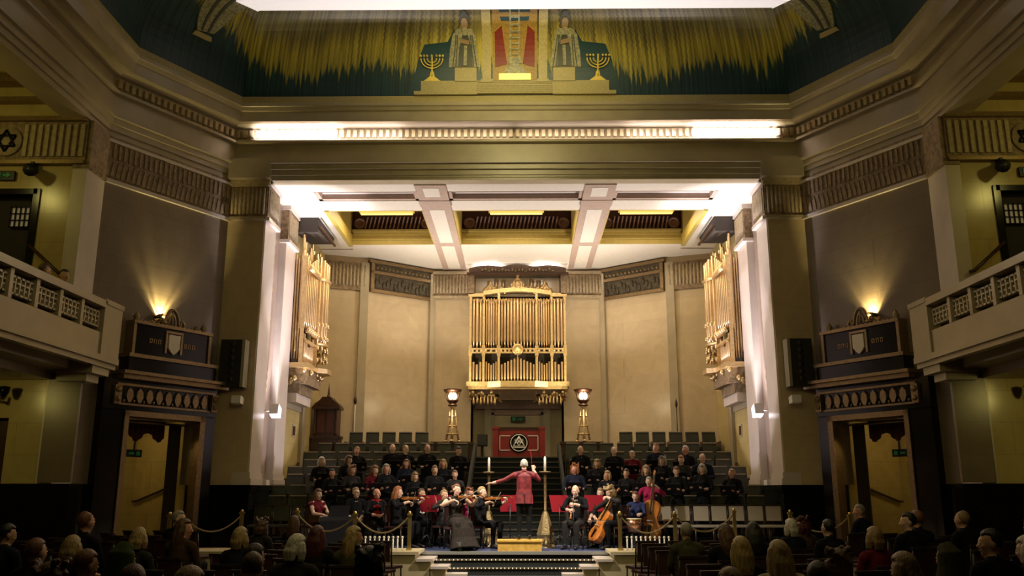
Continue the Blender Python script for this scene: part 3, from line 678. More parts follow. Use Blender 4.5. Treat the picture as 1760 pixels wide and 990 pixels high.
part('shelf', MB().box(-1.72, 1.76, 29.4, 30.2, 5.24, 5.40).box(-1.66, 1.7, 29.45, 30.2, 5.14, 5.24).prism([(-1.0, 29.4), (1.04, 29.4), (.6, 29.22), (-.56, 29.22)], 5.2, 5.40, 'z'), GOLD, og)
def bay(a, b2, n, bow, z1):
    w = (b2-a-.1)/n
    for i in range(n):
        c = (i+.5)/n*2-1; xx = a+.05+w*(i+.5); yy = 29.72-bow*(1-c*c)
        part('pipe', pipe_mb(xx, yy, 6.62-.06*(1-c*c), z1, w*.44), PIPE, og)
        hz = 6.25-.25*abs(c) if n > 5 else 6.0+.15*abs(c)
        part('lower_pipe', pipe_mb(xx, yy+.02, 5.42, hz, w*.34), PIPE, og)
for a, b2, n, bow in zip(ups[:-1], ups[1:], (3, 5, 11, 5, 3), (.16, .05, .16, .05, .16)):
    bay(a, b2, n, bow, 8.3)
    part('mid_rail', MB().box(a+.03, b2-.03, 29.5, 29.62, 6.5, 6.56).box(a+.03, b2-.03, 29.5, 29.62, 6.38, 6.43), GOLD, og)
    m2 = MB(); c = (a+b2)/2; k = max(3, int((b2-a)/.14))
    for i in range(k): m2.ell((a+.08+(b2-a-.16)*i/(k-1), 29.52, 6.47), (.05, .05, .06), 7, 5)
    part('carving', m2, GOLD, og)
    m2 = MB(); k = max(4, int((b2-a)/.1))
    for i in range(k): m2.tube([(a+.05+(b2-a-.1)*i/(k-1), 29.52, 8.3), (a+.05+(b2-a-.1)*(i+.5)/(k-1), 29.52, 8.16-.08*abs(math.sin(i*1.9))), (a+.05+(b2-a-.1)*min(1, (i+1)/(k-1)), 29.52, 8.3)], .02, 5)
    part('pipe_shade', m2, GOLD, og)
part('medallion', MB(lambda a, b2, c: (.02+a, 29.44-c, 6.5+b2)).lathe([(.2, 0), (.2, .05), (.14, .08), (.1, .04), (0, .07)], 16).prism([(-.06, -.06), (.06, -.06), (0, .3)], 0, .05, 'z').prism([(-.06, .06), (.06, .06), (0, -.3)], 0, .05, 'z'), GOLD, og)
arc = [(-1.16+2.34*i/16, 8.40+.12*math.sin(PI*i/16)) for i in range(17)]
m2 = MB()
for i in range(16): m2.prism([arc[i], arc[i+1], (arc[i+1][0], arc[i+1][1]+.14), (arc[i][0], arc[i][1]+.14)], 29.42, 29.8)
part('cornice', m2.box(-1.68, -1.1, 29.5, 29.8, 8.36, 8.48).box(1.14, 1.72, 29.5, 29.8, 8.36, 8.48), GOLD, og)
def crest(cx, w, z0, h, name='crest'):
    m = MB()
    m.prism([(cx-w, z0), (cx+w, z0), (cx+w*.55, z0+h*.28), (cx+w*.42, z0+h*.6), (cx+w*.16, z0+h*.8), (cx, z0+h), (cx-w*.16, z0+h*.8), (cx-w*.42, z0+h*.6), (cx-w*.55, z0+h*.28)], 29.5, 29.62)
    for i in range(9):
        t = i/8; m.ell((cx-w+2*w*t, 29.5, z0+h*(1-abs(2*t-1))*.72+.04), (.06, .07, .07), 7, 5)
    m.ell((cx, 29.5, z0+h), (.06, .06, .09), 7, 6); m.ell((cx, 29.46, z0+h*.45), (w*.3, .06, w*.36), 10, 6)
    return part(name, m, GOLD, og)
crest(.02, .40, 8.52, .60); crest(-.92, .2, 8.5, .34); crest(.96, .2, 8.5, .34)
m2 = MB()
for i in range(34):
    c = -1.1+2.24*i/33
    if abs(c-.02) > .36: m2.ell((c, 29.5, 8.6+.06*math.sin(i*1.7)), (.05, .05, .10), 6, 5)
part('cresting', m2, GOLD, og)
for i in range(9):
    c = -.98+1.98*i/8
    if abs(c) > .3: part('upper_pipe', pipe_mb(c, 29.85, 8.5, 8.98+.08*math.sin(i*1.3), .075), PIPE, og)
for s in (-1, 1):       # carved brackets
    m2 = MB(); rr = random.Random(3)
    for i in range(46):
        a = rr.random(); h = rr.random()
        m2.ell((s*(.55+1.1*a)+.02, 29.5+.3*h+.1*rr.random(), 5.12-.30*h*(1.1-.35*a)-.05), (.06, .06, .075), 6, 5)
    part('bracket_carving', m2, GOLD, og)
    m2 = MB()
    for i in range(7): m2.lathe([(.02, .0), (.045, .08), (.03, .16), (.015, .3)], 6, (s*(.75+.12*i), 29.55, 4.62+.03*(i % 2)))
    part('pendant', m2, GOLD, og)
part('soffit_board', MB().box(-1.5, 1.54, 29.6, 30.2, 5.0, 5.14).prism([(-.6, 29.5), (.64, 29.5), (.5, 29.9), (-.46, 29.9)], 4.78, 5.12, 'z'), DKWOOD, og)
# dark canopy hung above the organ, with wavy top
cn = thing('organ_canopy', 'dark wavy-topped carved canopy above the central organ case', 'canopy', (0, 29.4, 9.0))
wav = [(-1.66+3.36*i/32, 9.32+.08*abs(math.sin(PI*i/32*3))+.06*math.sin(PI*i/32)) for i in range(33)]
m2 = MB()
for i in range(32): m2.prism([(wav[i][0], 9.15), (wav[i+1][0], 9.15), wav[i+1], wav[i]], 29.3, 29.42)
part('front_board', m2, mat('canopy_wood', (.16, .095, .07), .45, noise=.4, nscale=10), cn)
part('canopy_roof', MB().box(-1.62, 1.66, 29.42, 30.2, 9.18, 9.3), DKWOOD, cn)
part('lower_rail', MB().box(-1.74, 1.78, 29.24, 29.44, 9.10, 9.16), DKWOOD, cn)
for s in (-1, 1): part('side_post', MB().box(s*1.5+.02, s*1.72+.02, 29.5, 30.2, 8.45, 9.18), FRIEZE, cn)
m2 = MB()
for i in range(22): m2.ell((-1.2+2.44*i/21, 29.28, 9.24+.04*math.sin(i*2.3)), (.05, .04, .05), 6, 4)
part('carving', m2, BRONZE, cn)

def side_organ(s):
    sd = SIDE[s]
    o = thing('organ_case', 'gilded side organ case with clustered pipes on the %s stage wall' % sd, 'organ', (s*6.1, 25, 4.8))
    xf = lambda u, w, z: (s*(6.4-w), 24.0+u, z)      # u back along the wall, w out from the wall
    part('back_board', MB(xf).box(.25, 2.0, 0, .08, 5.2, 8.3), DARKV, o)
    part('shelf', MB(xf).box(0, 2.15, 0, .62, 5.14, 5.28).prism([(1.2, .6), (2.15, .6), (1.95, .86), (1.4, .86)], 5.14, 5.28, 'z'), GOLD, o)
    def pp(u, w, z0, z1, r, nm='pipe'):
        f = .25; part(nm, MB(xf).lathe([(r*.3, 0), (r, f), (r, z1-z0-.02), (r*.85, z1-z0)], 9, (u, w, z0)), PIPE, o)
    for i in range(5): pp(.03+i*.05, .07+.06*i, 5.4, 8.3+.1*(i % 2), .03)
    for i in range(9): pp(.10+i*.125, .32+.02*i, 6.25, 8.25+.3*abs(i-4)/4, .052)
    for i in range(8): pp(.14+i*.14, .44, 5.3, 5.75+.1*abs(i-3.5), .04, 'lower_pipe')
    for i in range(9):
        a = PI*(i+.5)/9; pp(1.66-.40*math.cos(a), .36+.32*math.sin(a), 5.9, 8.4+.34*abs(i-4)/4, .062)
    for u, wa, wb in ((.06, .34, .44), (1.2, .46, .56), (2.08, .3, .4)): part('upright', MB(xf).box(u-.035, u+.035, wa, wb, 5.28, 8.35), GOLD, o)
    for z in (6.12, 5.86): part('mid_rail', MB(xf).box(.04, 1.2, .5, .58, z, z+.06), GOLD, o)
    m2 = MB(xf); rr = random.Random(5)
    for i in range(10): m2.ell((.1+i*.11, .56, 6.2+.04*(i % 2)), (.05, .05, .07), 6, 5)
    for zc, k in ((6.5, 9), (6.15, 9), (5.8, 9), (5.5, 9)):
        for i in range(k):
            a = PI*(i+.5)/k; m2.ell((1.68-.46*math.cos(a), .38+.36*math.sin(a), zc+.1*rr.random()), (.05, .05, .08), 6, 5)
    part('carving', m2, GOLD, o)
    m2 = MB(xf)
    for i in range(12):
        a = PI*i/11; b3 = PI*(i+1)/11
    m2.tube([(1.68-.46*math.cos(PI*i/12), .38+.36*math.sin(PI*i/12), 7.95) for i in range(13)], .05, 6)
    m2.tube([(1.68-.46*math.cos(PI*i/12), .38+.36*math.sin(PI*i/12), 6.0) for i in range(13)], .05, 6)
    m2.tube([(.02, .56, 7.95), (1.2, .56, 7.95)], .05, 6)
    for i in range(10): m2.ell((.1+i*.12, .56, 8.02), (.06, .05, .08), 6, 5)
    part('gallery_rail', m2, GOLD, o)
    for i in range(11): pp(.1+i*.2, .3, 8.0, 8.75+.25*math.cos(i*1.25), .045, 'upper_pipe')
    m2 = MB(xf)
    for i in range(54):
        h = rr.random(); a = rr.random()
        m2.ell((.1+2.0*a, .72*(1-h)*(.6+.4*rr.random()), 5.1-.42*h), (.08, .07, .085), 6, 5)
    part('corbel_carving', m2, GOLD, o, kind='stuff')
    part('corbel_body', MB(xf).prism([(0.1, 0), (2.1, 0), (1.95, .55), (.2, .5)], 4.72, 5.14, 'z').prism([(0.2, 0), (2.0, 0), (1.8, .36), (.3, .34)], 4.45, 4.72, 'z'), FRIEZE, o)
    part('corbel_base', MB(xf).box(0.2, 1.85, 0, .3, 4.2, 4.45), JAMB, o)
    # grey shade hung on the ceiling above the pipes
    c = thing('organ_canopy', 'dark sloping board under the ceiling above the %s side organ' % sd, 'canopy', (s*6.1, 25, 9.1))
    part('sloping_board', MB(xf).prism([(0.02, 9.05), (.05, 9.49), (2.2, 9.49), (2.0, 9.25)], 0.02, .7), mat('grey_brown_board', (.045, .035, .03), .7), c)
    part('edge_batten', MB(xf).box(0.02, 2.1, .72, .78, 9.2, 9.26), DKWOOD, c)
for s in (-1, 1): side_organ(s)

# ------------------------------------------------ torch lamps on wooden pedestals
for s in (-1, 1):
    sd = SIDE[s]; X = s*2.08+.03; Y = 27.9
    solid('pedestal', MB().box(s*1.4, s*2.66, 27.7, 28.3, 2.67, 3.22).box(s*1.36, s*2.7, 27.66, 28.34, 3.22, 3.3), DKWOOD, 'low dark wooden pedestal under the %s torch lamp' % sd, 'pedestal')
    t = thing('torch_lamp', 'gilded openwork torch lamp with glowing bowl on the %s side' % sd, 'lamp', (X, Y, 3.3))
    for k in range(3):
        a = PI/2+2*PI*k/3+PI
        part('leg', MB().tube([(X+.24*math.cos(a), Y+.24*math.sin(a), 3.3), (X+.16*math.cos(a), Y+.16*math.sin(a), 3.7), (X+.09*math.cos(a), Y+.09*math.sin(a), 4.3)], [.035, .026, .03], 7).ell((X+.24*math.cos(a), Y+.24*math.sin(a), 3.33), (.06, .06, .04), 8, 5), GOLD, t)
    part('stem', MB().lathe([(.03, 0), (.05, .2), (.02, .45), (.06, .6), (.02, .8), (.05, 1.0), (.11, 1.1)], 9, (X, Y, 3.35)), GOLD, t)
    for z, r in ((3.55, .2), (3.8, .15), (4.1, .11)): part('ring', MB().tube([(X+r*math.cos(2*PI*k/12), Y+r*math.sin(2*PI*k/12), z) for k in range(13)], .018, 6, False), GOLD, t)
    part('collar', MB().lathe([(.12, 0), (.16, .04), (.10, .09)], 10, (X, Y, 4.42)), DKWOOD, t)
    part('bowl', MB().lathe([(.10, 0), (.17, .08), (.2, .12), (.17, .13)], 6, (X, Y, 4.50)).lathe([(.17, 0), (.28, .06), (.30, .12), (.2, .14)], 6, (X, Y, 4.84)), DKWOOD, t)
    for k in range(6):
        a = PI*2*k/6+PI/6; part('rib', MB().tube([(X+.18*math.cos(a), Y+.18*math.sin(a), 4.58), (X+.26*math.cos(a), Y+.26*math.sin(a), 4.88)], .014, 5), DKWOOD, t)
    part('globe', MB().ell((X, Y, 4.74), (.14, .14, .13), 12, 8), LAMPW, t)
    light('POINT', 'torch_light', (X, Y-.32, 4.76), 34, (1, .82, .5), size=.12)
# wooden cabinet left
t = thing('cabinet', 'dark mahogany cabinet with pediment and spire at the left apse corner', 'cabinet', (-5.93, 27.5, 2.67))
part('base', MB().box(-6.34, -5.52, 27.2, 27.8, 2.67, 3.38).box(-6.38, -5.48, 27.16, 27.8, 3.38, 3.46), DKWOOD, t)
part('body', MB().box(-6.28, -5.58, 27.26, 27.8, 3.46, 4.28), DKWOOD, t)
for q in (-6.26, -5.6): part('column', MB().lathe([(.05, 0), (.035, .06), (.035, .72), (.055, .8)], 8, (q, 27.22, 3.48)), DKWOOD, t)
for q in (-6.08, -5.78): part('panel', MB().box(q-.12, q+.12, 27.24, 27.27, 3.56, 4.2), mat('red_mahogany', (.09, .022, .014), .3, noise=.3), t)
part('cornice', MB().box(-6.36, -5.5, 27.16, 27.8, 4.28, 4.36), DKWOOD, t)
part('pediment', MB().prism([(-6.36, 4.36), (-5.5, 4.36), (-5.58, 4.46), (-5.72, 4.56), (-5.8, 4.66), (-6.06, 4.66), (-6.14, 4.56), (-6.28, 4.46)], 27.2, 27.8).box(-6.12, -5.74, 27.16, 27.24, 4.38, 4.52), DKWOOD, t)
part('spire', MB().lathe([(.09, 0), (.05, .08), (.04, .12), (.025, .25), (.004, .5)], 8, (-5.93, 27.5, 4.64)), DKWOOD, t)
# candle lamps on the apse walls
t = thing('banner_staff', 'white staff with dark pointed finial leaning by the left apse wall', 'staff', (-5.2, 28.1, 2.7))
part('pole', MB().tube([(-5.2, 28.1, 2.7), (-5.2, 28.1, 4.5)], .022, 7), JAMB, t)
part('finial', MB().lathe([(.02, 0), (.06, .1), (.05, .2), (.0, .34)], 8, (-5.2, 28.1, 4.5)), DKWOOD, t)
t = thing('banner_staff', 'thin dark staff standing by the right apse wall', 'staff', (5.05, 28.1, 2.7))
part('pole', MB().tube([(5.1, 28.1, 2.7), (5.1, 28.1, 4.4)], .018, 7), DKWOOD, t)
part('finial', MB().lathe([(.02, 0), (.045, .08), (.04, .16), (.0, .3)], 8, (5.1, 28.1, 4.4)), DKWOOD, t)
# red altar with circular triple triangle emblem
t = thing('altar_front', 'red panelled altar front with white ringed triangle emblem at the stair head', 'altar', (.06, 28.4, 2.8))
part('body', MB().box(-.58, .70, 28.2, 28.7, 2.8, 3.74), RED, t)
for q in (-.68, .80): part('end_post', MB().box(q-.09, q+.09, 28.14, 28.74, 2.8, 3.76).box(q-.11, q+.11, 28.12, 28.76, 3.72, 3.8), RED, t)
part('top', MB().box(-.62, .74, 28.16, 28.74, 3.74, 3.79), DKWOOD, t)
part('border', MB().box(-.56, -.22, 28.18, 28.2, 3.50, 3.525).box(-.56, -.22, 28.18, 28.2, 3.05, 3.075).box(-.56, -.535, 28.18, 28.2, 3.05, 3.52).box(.34, .68, 28.18, 28.2, 3.50, 3.525).box(.34, .68, 28.18, 28.2, 3.05, 3.075).box(.655, .68, 28.18, 28.2, 3.05, 3.52), PAPER, t, 'thin white border lines')
em = part('emblem', MB(lambda a, b2, c: (.06+a, 28.19-c, 3.29+b2)).lathe([(.31, 0), (.31, .02), (.0, .02)], 28), BLKM, t, 'black disc')
part('ring', MB().tube([(.06+.26*math.cos(2*PI*k/28), 28.16, 3.29+.26*math.sin(2*PI*k/28)) for k in range(29)], .014, 6, False), PAPER, em)
def tri(cx, cz, r):
    p = [(cx+r*math.sin(2*PI*k/3), 28.16, cz+r*math.cos(2*PI*k/3)) for k in (0, 1, 2, 0)]
    m = MB()
    for i in range(3): m.tube([p[i], p[i+1]], .013, 6)
    return m
for cx, cz in ((.06, 3.36), (-.02, 3.235), (.14, 3.235)): part('triangle', tri(cx, cz, .10), PAPER, em)
part('triangle', tri(.06, 3.26, .24), PAPER, em)
t = thing('loudspeaker', 'small black monitor speaker on low stand left of the red altar', 'speaker', (-1.12, 28.4, 2.8))
part('stand', MB().box(-1.16, -1.08, 28.36, 28.44, 2.8, 3.2).box(-1.26, -.98, 28.25, 28.55, 2.8, 2.83), BLACKM, t)
part('box', MB().box(-1.27, -.95, 28.25, 28.55, 3.2, 3.56), BLACKM, t)
part('grille', MB().box(-1.25, -.97, 28.235, 28.25, 3.22, 3.54), BLACKC, t)

# ------------------------------------------------ portals on the splayed walls
for s in (-1, 1):
    sd = SIDE[s]; x = canted(s)
    d = struct('door_%d' % (1 if s < 0 else 2), MB(x).box(.12, .42, -.05, .22, 0, 3.5).box(2.53, 3.06, -.05, .22, 0, 3.5).box(.12, 3.06, -.05, .22, 3.46, 4.2), BLKM)
    part('inner_frame', MB(x).box(.42, .56, .0, .26, 0, 3.48).box(2.42, 2.53, .0, .26, 0, 3.48).box(.42, 2.53, .0, .26, 3.36, 3.48), BRONZE, d, 'bronze door frame')
    mb = MB(x)
    for i in range(9):
        u = .5+i*.245
        mb.prism([(u-.035, 3.66), (u+.035, 3.66), (u+.085, 3.78), (u+.065, 3.9), (u, 3.97), (u-.065, 3.9), (u-.085, 3.78)], .22, .27)
        mb.ell((u+.122, .24, 3.68), (.03, .03, .04), 6, 5)
    part('palmette_frieze', mb, BRONZE, d, 'row of bronze palmettes')
    part('frieze_border', MB(x).box(.3, 2.7, .2, .25, 3.59, 3.63).box(.2, 2.78, .2, .28, 4.0, 4.05), BRONZE, d)
    for u in (.22, 2.76):
        part('end_bracket', MB(x).box(u-.08, u+.08, .2, .3, 3.6, 4.0).ell(x(0, 0, 0) if False else (u, .3, 3.9), (.07, .05, .07), 8, 6).ell((u, .3, 3.7), (.06, .05, .06), 8, 6), BRONZE, d)
    part('cornice', MB(x).box(-.06, 2.76, -.02, .42, 4.14, 4.3).box(-.12, 2.8, -.02, .5, 4.24, 4.31), BRONZE, d)
    part('step_block', MB(x).box(.3, 2.62, -.02, .34, 4.3, 4.64), BLKM, d)
    part('step_moulding', MB(x).box(.26, 2.66, -.02, .4, 4.62, 4.7), BRONZE, d)
    part('attic_block', MB(x).box(.5, 2.5, -.02, .26, 4.7, 5.4), BLKM, d)
    part('attic_edge', MB(x).box(.44, 2.56, -.02, .32, 5.38, 5.45).box(.46, .53, 0, .3, 4.7, 5.4).box(2.48, 2.55, 0, .3, 4.7, 5.4), BRONZE, d)
    sh = part('shield', MB(x).prism([(1.34, 5.25), (1.64, 5.25), (1.64, 4.95), (1.57, 4.86), (1.49, 4.80), (1.41, 4.86), (1.34, 4.95)], .26, .31), PLAST, d, 'pale heraldic shield')
    part('shield_border', MB(x).box(1.26, 1.31, .26, .30, 4.82, 5.3).box(1.67, 1.72, .26, .30, 4.82, 5.3).box(1.26, 1.72, .26, .30, 5.28, 5.33), BRONZE, sh)
    mb = MB(x)           # short gilt lettering strokes either side, too blurred in the photograph to read
    for u0 in (.90, 1.82):
        for k in range(3):
            u = u0+k*.11
            mb.box(u, u+.018, .26, .275, 5.0, 5.1).box(u, u+.07, .26, .275, 5.085, 5.1).box(u+.055, u+.073, .26, .275, 5.0, 5.1)
            if k != 1: mb.box(u, u+.07, .26, .275, 5.0, 5.015)
    part('gilt_scroll', mb, BRONZE, d)
    # cresting: arched scroll and finials
    mb = MB(x)
    mb.tube([(1.5+.19*math.cos(PI*i/12), .16, 5.46+.40*math.sin(PI*i/12)) for i in range(13)], .035, 7)
    mb.tube([(1.5+.1*math.cos(PI*i/10), .16, 5.46+.28*math.sin(PI*i/10)) for i in range(11)], .022, 6)
    mb.tube([(1.5, .16, 5.45), (1.5, .16, 5.84)], .02, 6)
    for q in (-1, 1): mb.tube([(1.5+q*(.2+.16*i/6), .16, 5.46+.16*math.sin(PI*i/6)) for i in range(7)], .035, 6)
    part('scroll_crest', mb, BRONZE, d)
    for u in (.6, 2.4): part('finial', MB(x).lathe([(.07, 0), (.05, .05), (.08, .1), (.0, .24)], 8, (u, .14, 5.45)), BRONZE, d)
    mb = MB(x)
    for i in range(14): mb.ell((.75+i*.115, .2, 5.47), (.04, .04, .04), 6, 4)
    part('bead_row', mb, BRONZE, d, kind='stuff')
    # sconce hidden behind the crest
    t = thing('wall_sconce', 'glowing fan sconce behind the crest of the %s portal' % sd, 'lamp', x(1.62, .10, 5.47))
    u0 = 1.74
    part('lamp_bowl', MB(x).lathe([(.05, 0), (.11, .05), (.12, .1)], 10, (u0, .14, 5.45)), BRONZE, t)
    part('bulb', MB(x).ell((u0, .13, 5.50), (.07, .06, .05), 8, 6), LAMPW, t)
    for k in range(9):
        a = math.radians(30+k*15); c, sn = math.cos(a), math.sin(a)
        part('fan_slat', MB(x).add([(u0+c*.11-sn*.0035, .02, 5.56+sn*.11+c*.0035), (u0+c*.17-sn*.0035, .02, 5.56+sn*.17+c*.0035), (u0+c*.17+sn*.0035, .02, 5.56+sn*.17-c*.0035), (u0+c*.11+sn*.0035, .02, 5.56+sn*.11-c*.0035)]+
             [(u0+c*.11-sn*.0035, .2, 5.56+sn*.11+c*.0035), (u0+c*.17-sn*.0035, .2, 5.56+sn*.17+c*.0035), (u0+c*.17+sn*.0035, .2, 5.56+sn*.17-c*.0035), (u0+c*.11+sn*.0035, .2, 5.56+sn*.11-c*.0035)],
             [(0, 1, 2, 3), (7, 6, 5, 4), (0, 4, 5, 1), (1, 5, 6, 2), (2, 6, 7, 3), (3, 7, 4, 0)]), BRONZE, t)
    light('SPOT', 'sconce_light', x(u0, .12, 5.60), 420, (1, .80, .32), x(u0-.05, -.05, 7.2), .018, angle=105, blend=.9)
    # passage behind the portal
    y = lambda u, o, z: x(u, -o, z)
    p = struct('wall_passage_%s' % sd, MB(y).box(.3, 2.9, 2.2, 2.3, 0, 3.6).box(2.7, 2.9, .3, 2.3, 0, 3.6).box(.3, .4, .3, 2.3, 0, 3.6), YELST)
    struct('ceiling_passage_%s' % sd, MB(y).box(.3, 2.9, .3, 2.3, 3.4, 3.6), DARKV); struct('floor_passage_%s' % sd, MB(y).box(.3, 2.9, -.0, 2.3, -.1, 0.01), FLOORM)
    t = thing('curtain', 'dark brown curtain drawn at the inner side of the %s portal' % sd, 'curtain', y(.75, .4, 0))
    mb = MB(y); pts = [(.56+.02*i, .40+.035*math.sin(i*1.7)) for i in range(19)]
    for i in range(18): mb.add([(*pts[i], .05), (*pts[i+1], .05), (*pts[i+1], 3.3), (*pts[i], 3.3)], [(0, 1, 2, 3)], True)
    part('drape', mb, mat('brown_curtain_cloth', (.045, .028, .012), .9), t)
    part('curtain_pole', MB(y).tube([(.5, .4, 3.3), (2.5, .4, 3.3)], .03, 7), BRONZE, t)
    t = thing('curtain', 'dark red pelmet across the top of the %s portal' % sd, 'curtain', y(1.5, .45, 3))
    mb = MB(y); pts = [(.94+.03*i, .5+.03*math.sin(i*1.5)) for i in range(50)]
    for i in range(49):
        h = lambda k: 2.98-.10*math.sin(k*.32)
        mb.add([(*pts[i], h(i)), (*pts[i+1], h(i+1)), (*pts[i+1], 3.36), (*pts[i], 3.36)], [(0, 1, 2, 3)], True)
    part('pelmet_cloth', mb, mat('dark_red_cloth', (.05, .012, .006), .9), t)
    t = thing('handrail', 'dark handrail sloping up inside the %s portal' % sd, 'handrail', y(2, 2.1, 1.5))
    part('rail', MB(y).tube([(.47, 2.1, 1.55), (.47, 1.95, 1.55), (.47, 1.0, 1.82)], .03, 7), DKWOOD, t)
    for u, z in ((1.85, 1.58), (1.2, 1.76)): part('bracket', MB(y).tube([(.47, u, z), (.4, u, z-.06)], .015, 6), BRASS, t)
    t = thing('exit_sign', 'green exit sign hung inside the %s portal' % sd, 'sign', y(1.35, .9, 2.6))
    part('sign_box', MB(y).box(1.2, 1.6, .9, .95, 2.55, 2.72), BLACKM, t)
    part('pictogram', MB(y).box(1.26, 1.34, .88, .9, 2.59, 2.68).box(1.42, 1.54, .88, .9, 2.615, 2.655), EXITG, t)
    part('hanger', MB(y).box(1.38, 1.42, .9, .94, 2.72, 3.4), BLACKM, t)
    light('POINT', 'passage_lamp', y(1.9, 1.2, 3.2), 14, (1, .72, .28), size=.15)
    # column loudspeaker, camera-like white floods
    t = thing('loudspeaker', 'tall black column loudspeaker on the %s pilaster' % sd, 'speaker', (s*6.78, 20.9, 4.2))
    part('cabinet', MB().box(s*6.5, s*7.06, 20.62, 20.92, 4.2, 5.34), BLACKC, t)
    part('side_strip', MB().box(s*6.47, s*6.54, 20.60, 20.92, 4.2, 5.34), mat('grey_speaker_trim', (.3, .27, .2), .4), t)
    for k in range(6): part('driver', MB(lambda a, b2, c: (s*6.78+a, 20.62-c, 4.38+.17*k+b2)).lathe([(.07, 0), (.07, .012), (.0, .004)], 12), BLACKM, t)
    part('wall_bracket', MB().box(s*6.7, s*6.86, 20.9, 20.995, 4.6, 4.9), BLACKM, t)
    t = thing('floodlight', 'white floodlight box on the edge of the %s pilaster' % sd, 'lamp', (s*6.6, 20.85, 3.9))
    part('housing', MB().prism([(20.62, 3.82), (20.86, 3.80), (20.88, 3.96), (20.64, 4.0)], s*6.5, s*6.72, 'x'), WHITEP, t)
    part('arm', MB().tube([(s*6.62, 20.86, 3.88), (s*6.62, 21.02, 3.86)], .02, 6), WHITEP, t)
    t = thing('floodlight', 'white floodlight box on the inner face of the %s jamb' % sd, 'lamp', (s*6.2, 22.5, 3.8))
    part('housing', MB().prism([(22.2, 3.7), (22.5, 3.62), (22.58, 3.86), (22.28, 3.96)], s*6.04, s*6.26, 'x'), WHITEP, t)
    part('arm', MB().tube([(s*6.2, 22.4, 3.8), (s*6.47, 22.45, 3.8)], .02, 6), WHITEP, t)
    t = thing('uplight', 'small white uplight lying on the plinth of the %s jamb' % sd, 'lamp', (s*6.1, 22.4, 1.93))
    part('housing', MB().bbox(s*6.30, 22.4, 1.935, .14, .3, .12), WHITEP, t)
    part('lens', MB().bbox(s*6.30, 22.4, 2.055, .1, .24, .01), PAPER, t)

# ------------------------------------------------ front of the stage: stair, flanking walls, rails
HW = [1.95, 1.66, 1.36, 1.17, 1.17]
stt = struct('floor_front_stair', MB().box(-1.95, 1.95, 18.7, 19.05, 0, .42).box(-1.66, 1.66, 18.4, 18.7, 0, .28).box(-1.36, 1.36, 18.1, 18.4, 0, .14), DKCARP)
for k in range(3):
    n = 38-4*k; hw = HW[k+1]-.06; y = 18.7-.3*k; z = .42-.14*k
    part('nosing', MB().box(-HW[k], HW[k], y-.015, y+.03, z-.02, z+.004), BRONZE, stt)
    for i in range(n):
        c = -hw+2*hw*i/(n-1)
        part('stair_stud', MB().box(c-.009, c+.009, y-.022, y-.008, z-.014, z+.008), STUDL, stt)
part('stage_lip', MB().box(-1.95, 1.95, 18.97, 19.03, ZS-.06, ZS+.004), mat('grey_stage_lip', (.22, .22, .2), .4), stt)
for s in (-1, 1):
    f = struct('wall_stage_front_%s' % SIDE[s], MB().box(s*1.97, s*8.3, 18.05, 19.12, 0, .56), WARMST)
    part('coping', MB().box(s*1.90, s*8.3, 18.0, 19.14, .56, .62), WARMST, f)
    for k in range(1, 4):
        part('flank_step', MB().box(s*(HW[k]-.0 if k < 3 else .98), s*(HW[k-1]+.02), 18.05, 18.96, 0, .57-.14*k), WARMST, f)
        part('flank_coping', MB().box(s*((HW[k]-.05) if k < 3 else .94), s*(HW[k-1]), 18.0, 18.97, .57-.14*k, .62-.14*k), JAMB, f)
def post(x, y, z, h, lab):
    t = thing('rail_post', lab, 'post', (x, y, z))
    part('shaft', MB().box(x-.035, x+.035, y-.035, y+.035, z, z+h-.06), BRASS, t)
    part('cap', MB().box(x-.05, x+.05, y-.05, y+.05, z+h-.06, z+h-.02).ell((x, y, z+h), (.035, .035, .035), 8, 5), BRASS, t)
    part('foot', MB().box(x-.055, x+.055, y-.055, y+.055, z, z+.04), BRASS, t)
for s in (-1, 1):
    sd = SIDE[s]
    for i, (xx, yy, z, h, w) in enumerate(((2.14, 18.4, .62, .74, 'beside the front stair'), (3.26, 18.4, .62, .74, 'at the outer end of the white balusters'), (4.7, 19.4, ZS, .84, 'in front of the players'), (6.02, 19.8, ZS, .8, 'near the jamb plinth'), (6.85, 18.5, .62, .72, 'before the portal'), (7.1, 18.5, .62, .72, 'nearest the portal'))):
        post(s*xx, yy, z, h, 'square brass rail post %s on the %s' % (w, sd))
    for i in range(10):
        c = s*(2.28+i*.094)
        t = thing('baluster', 'short white baluster %s of the stair, %s from the inner post' % (sd, ['first', 'second', 'third', 'fourth', 'fifth', 'sixth', 'seventh', 'eighth', 'ninth', 'tenth'][i]), 'baluster', (c, 18.4, .62), group='white balusters %s of the stair' % sd)
        part('shaft', MB().lathe([(.018, 0), (.015, .06), (.015, .24)], 7, (c, 18.4, .62)), PAPER, t)
        part('knob', MB().ell((c, 18.4, .875), .026, 8, 6), PAPER, t)
    for (xa, ya, za), (xb, yb, zb), lab in (((2.14, 18.4, 1.30), (3.26, 18.4, 1.30), 'gold rope hanging between the posts above the white balusters, %s side' % sd), ((3.26, 18.4, 1.30), (4.7, 19.4, 1.32), 'gold rope hanging from the outer posts, %s side' % sd), ((6.02, 19.8, 1.28), (6.85, 18.5, 1.3), 'thin rope hanging near the %s portal' % sd)):
        solid('barrier_rope', MB().tube([(s*(xa+(xb-xa)*i/14), ya+(yb-ya)*i/14, za+(zb-za)*i/14-.34*(1-(2*i/14-1)**2)) for i in range(15)], .017, 7), mat('gold_rope', (.2, .14, .05), .7), lab, 'rope', pivot=(s*xa, ya, za))
t = thing('podium', 'low oak conductor podium at the stage edge', 'podium', (.1, 19.3, ZS))
part('box', MB().box(-.36, .56, 19.06, 19.75, ZS, ZS+.19), PODM, t)
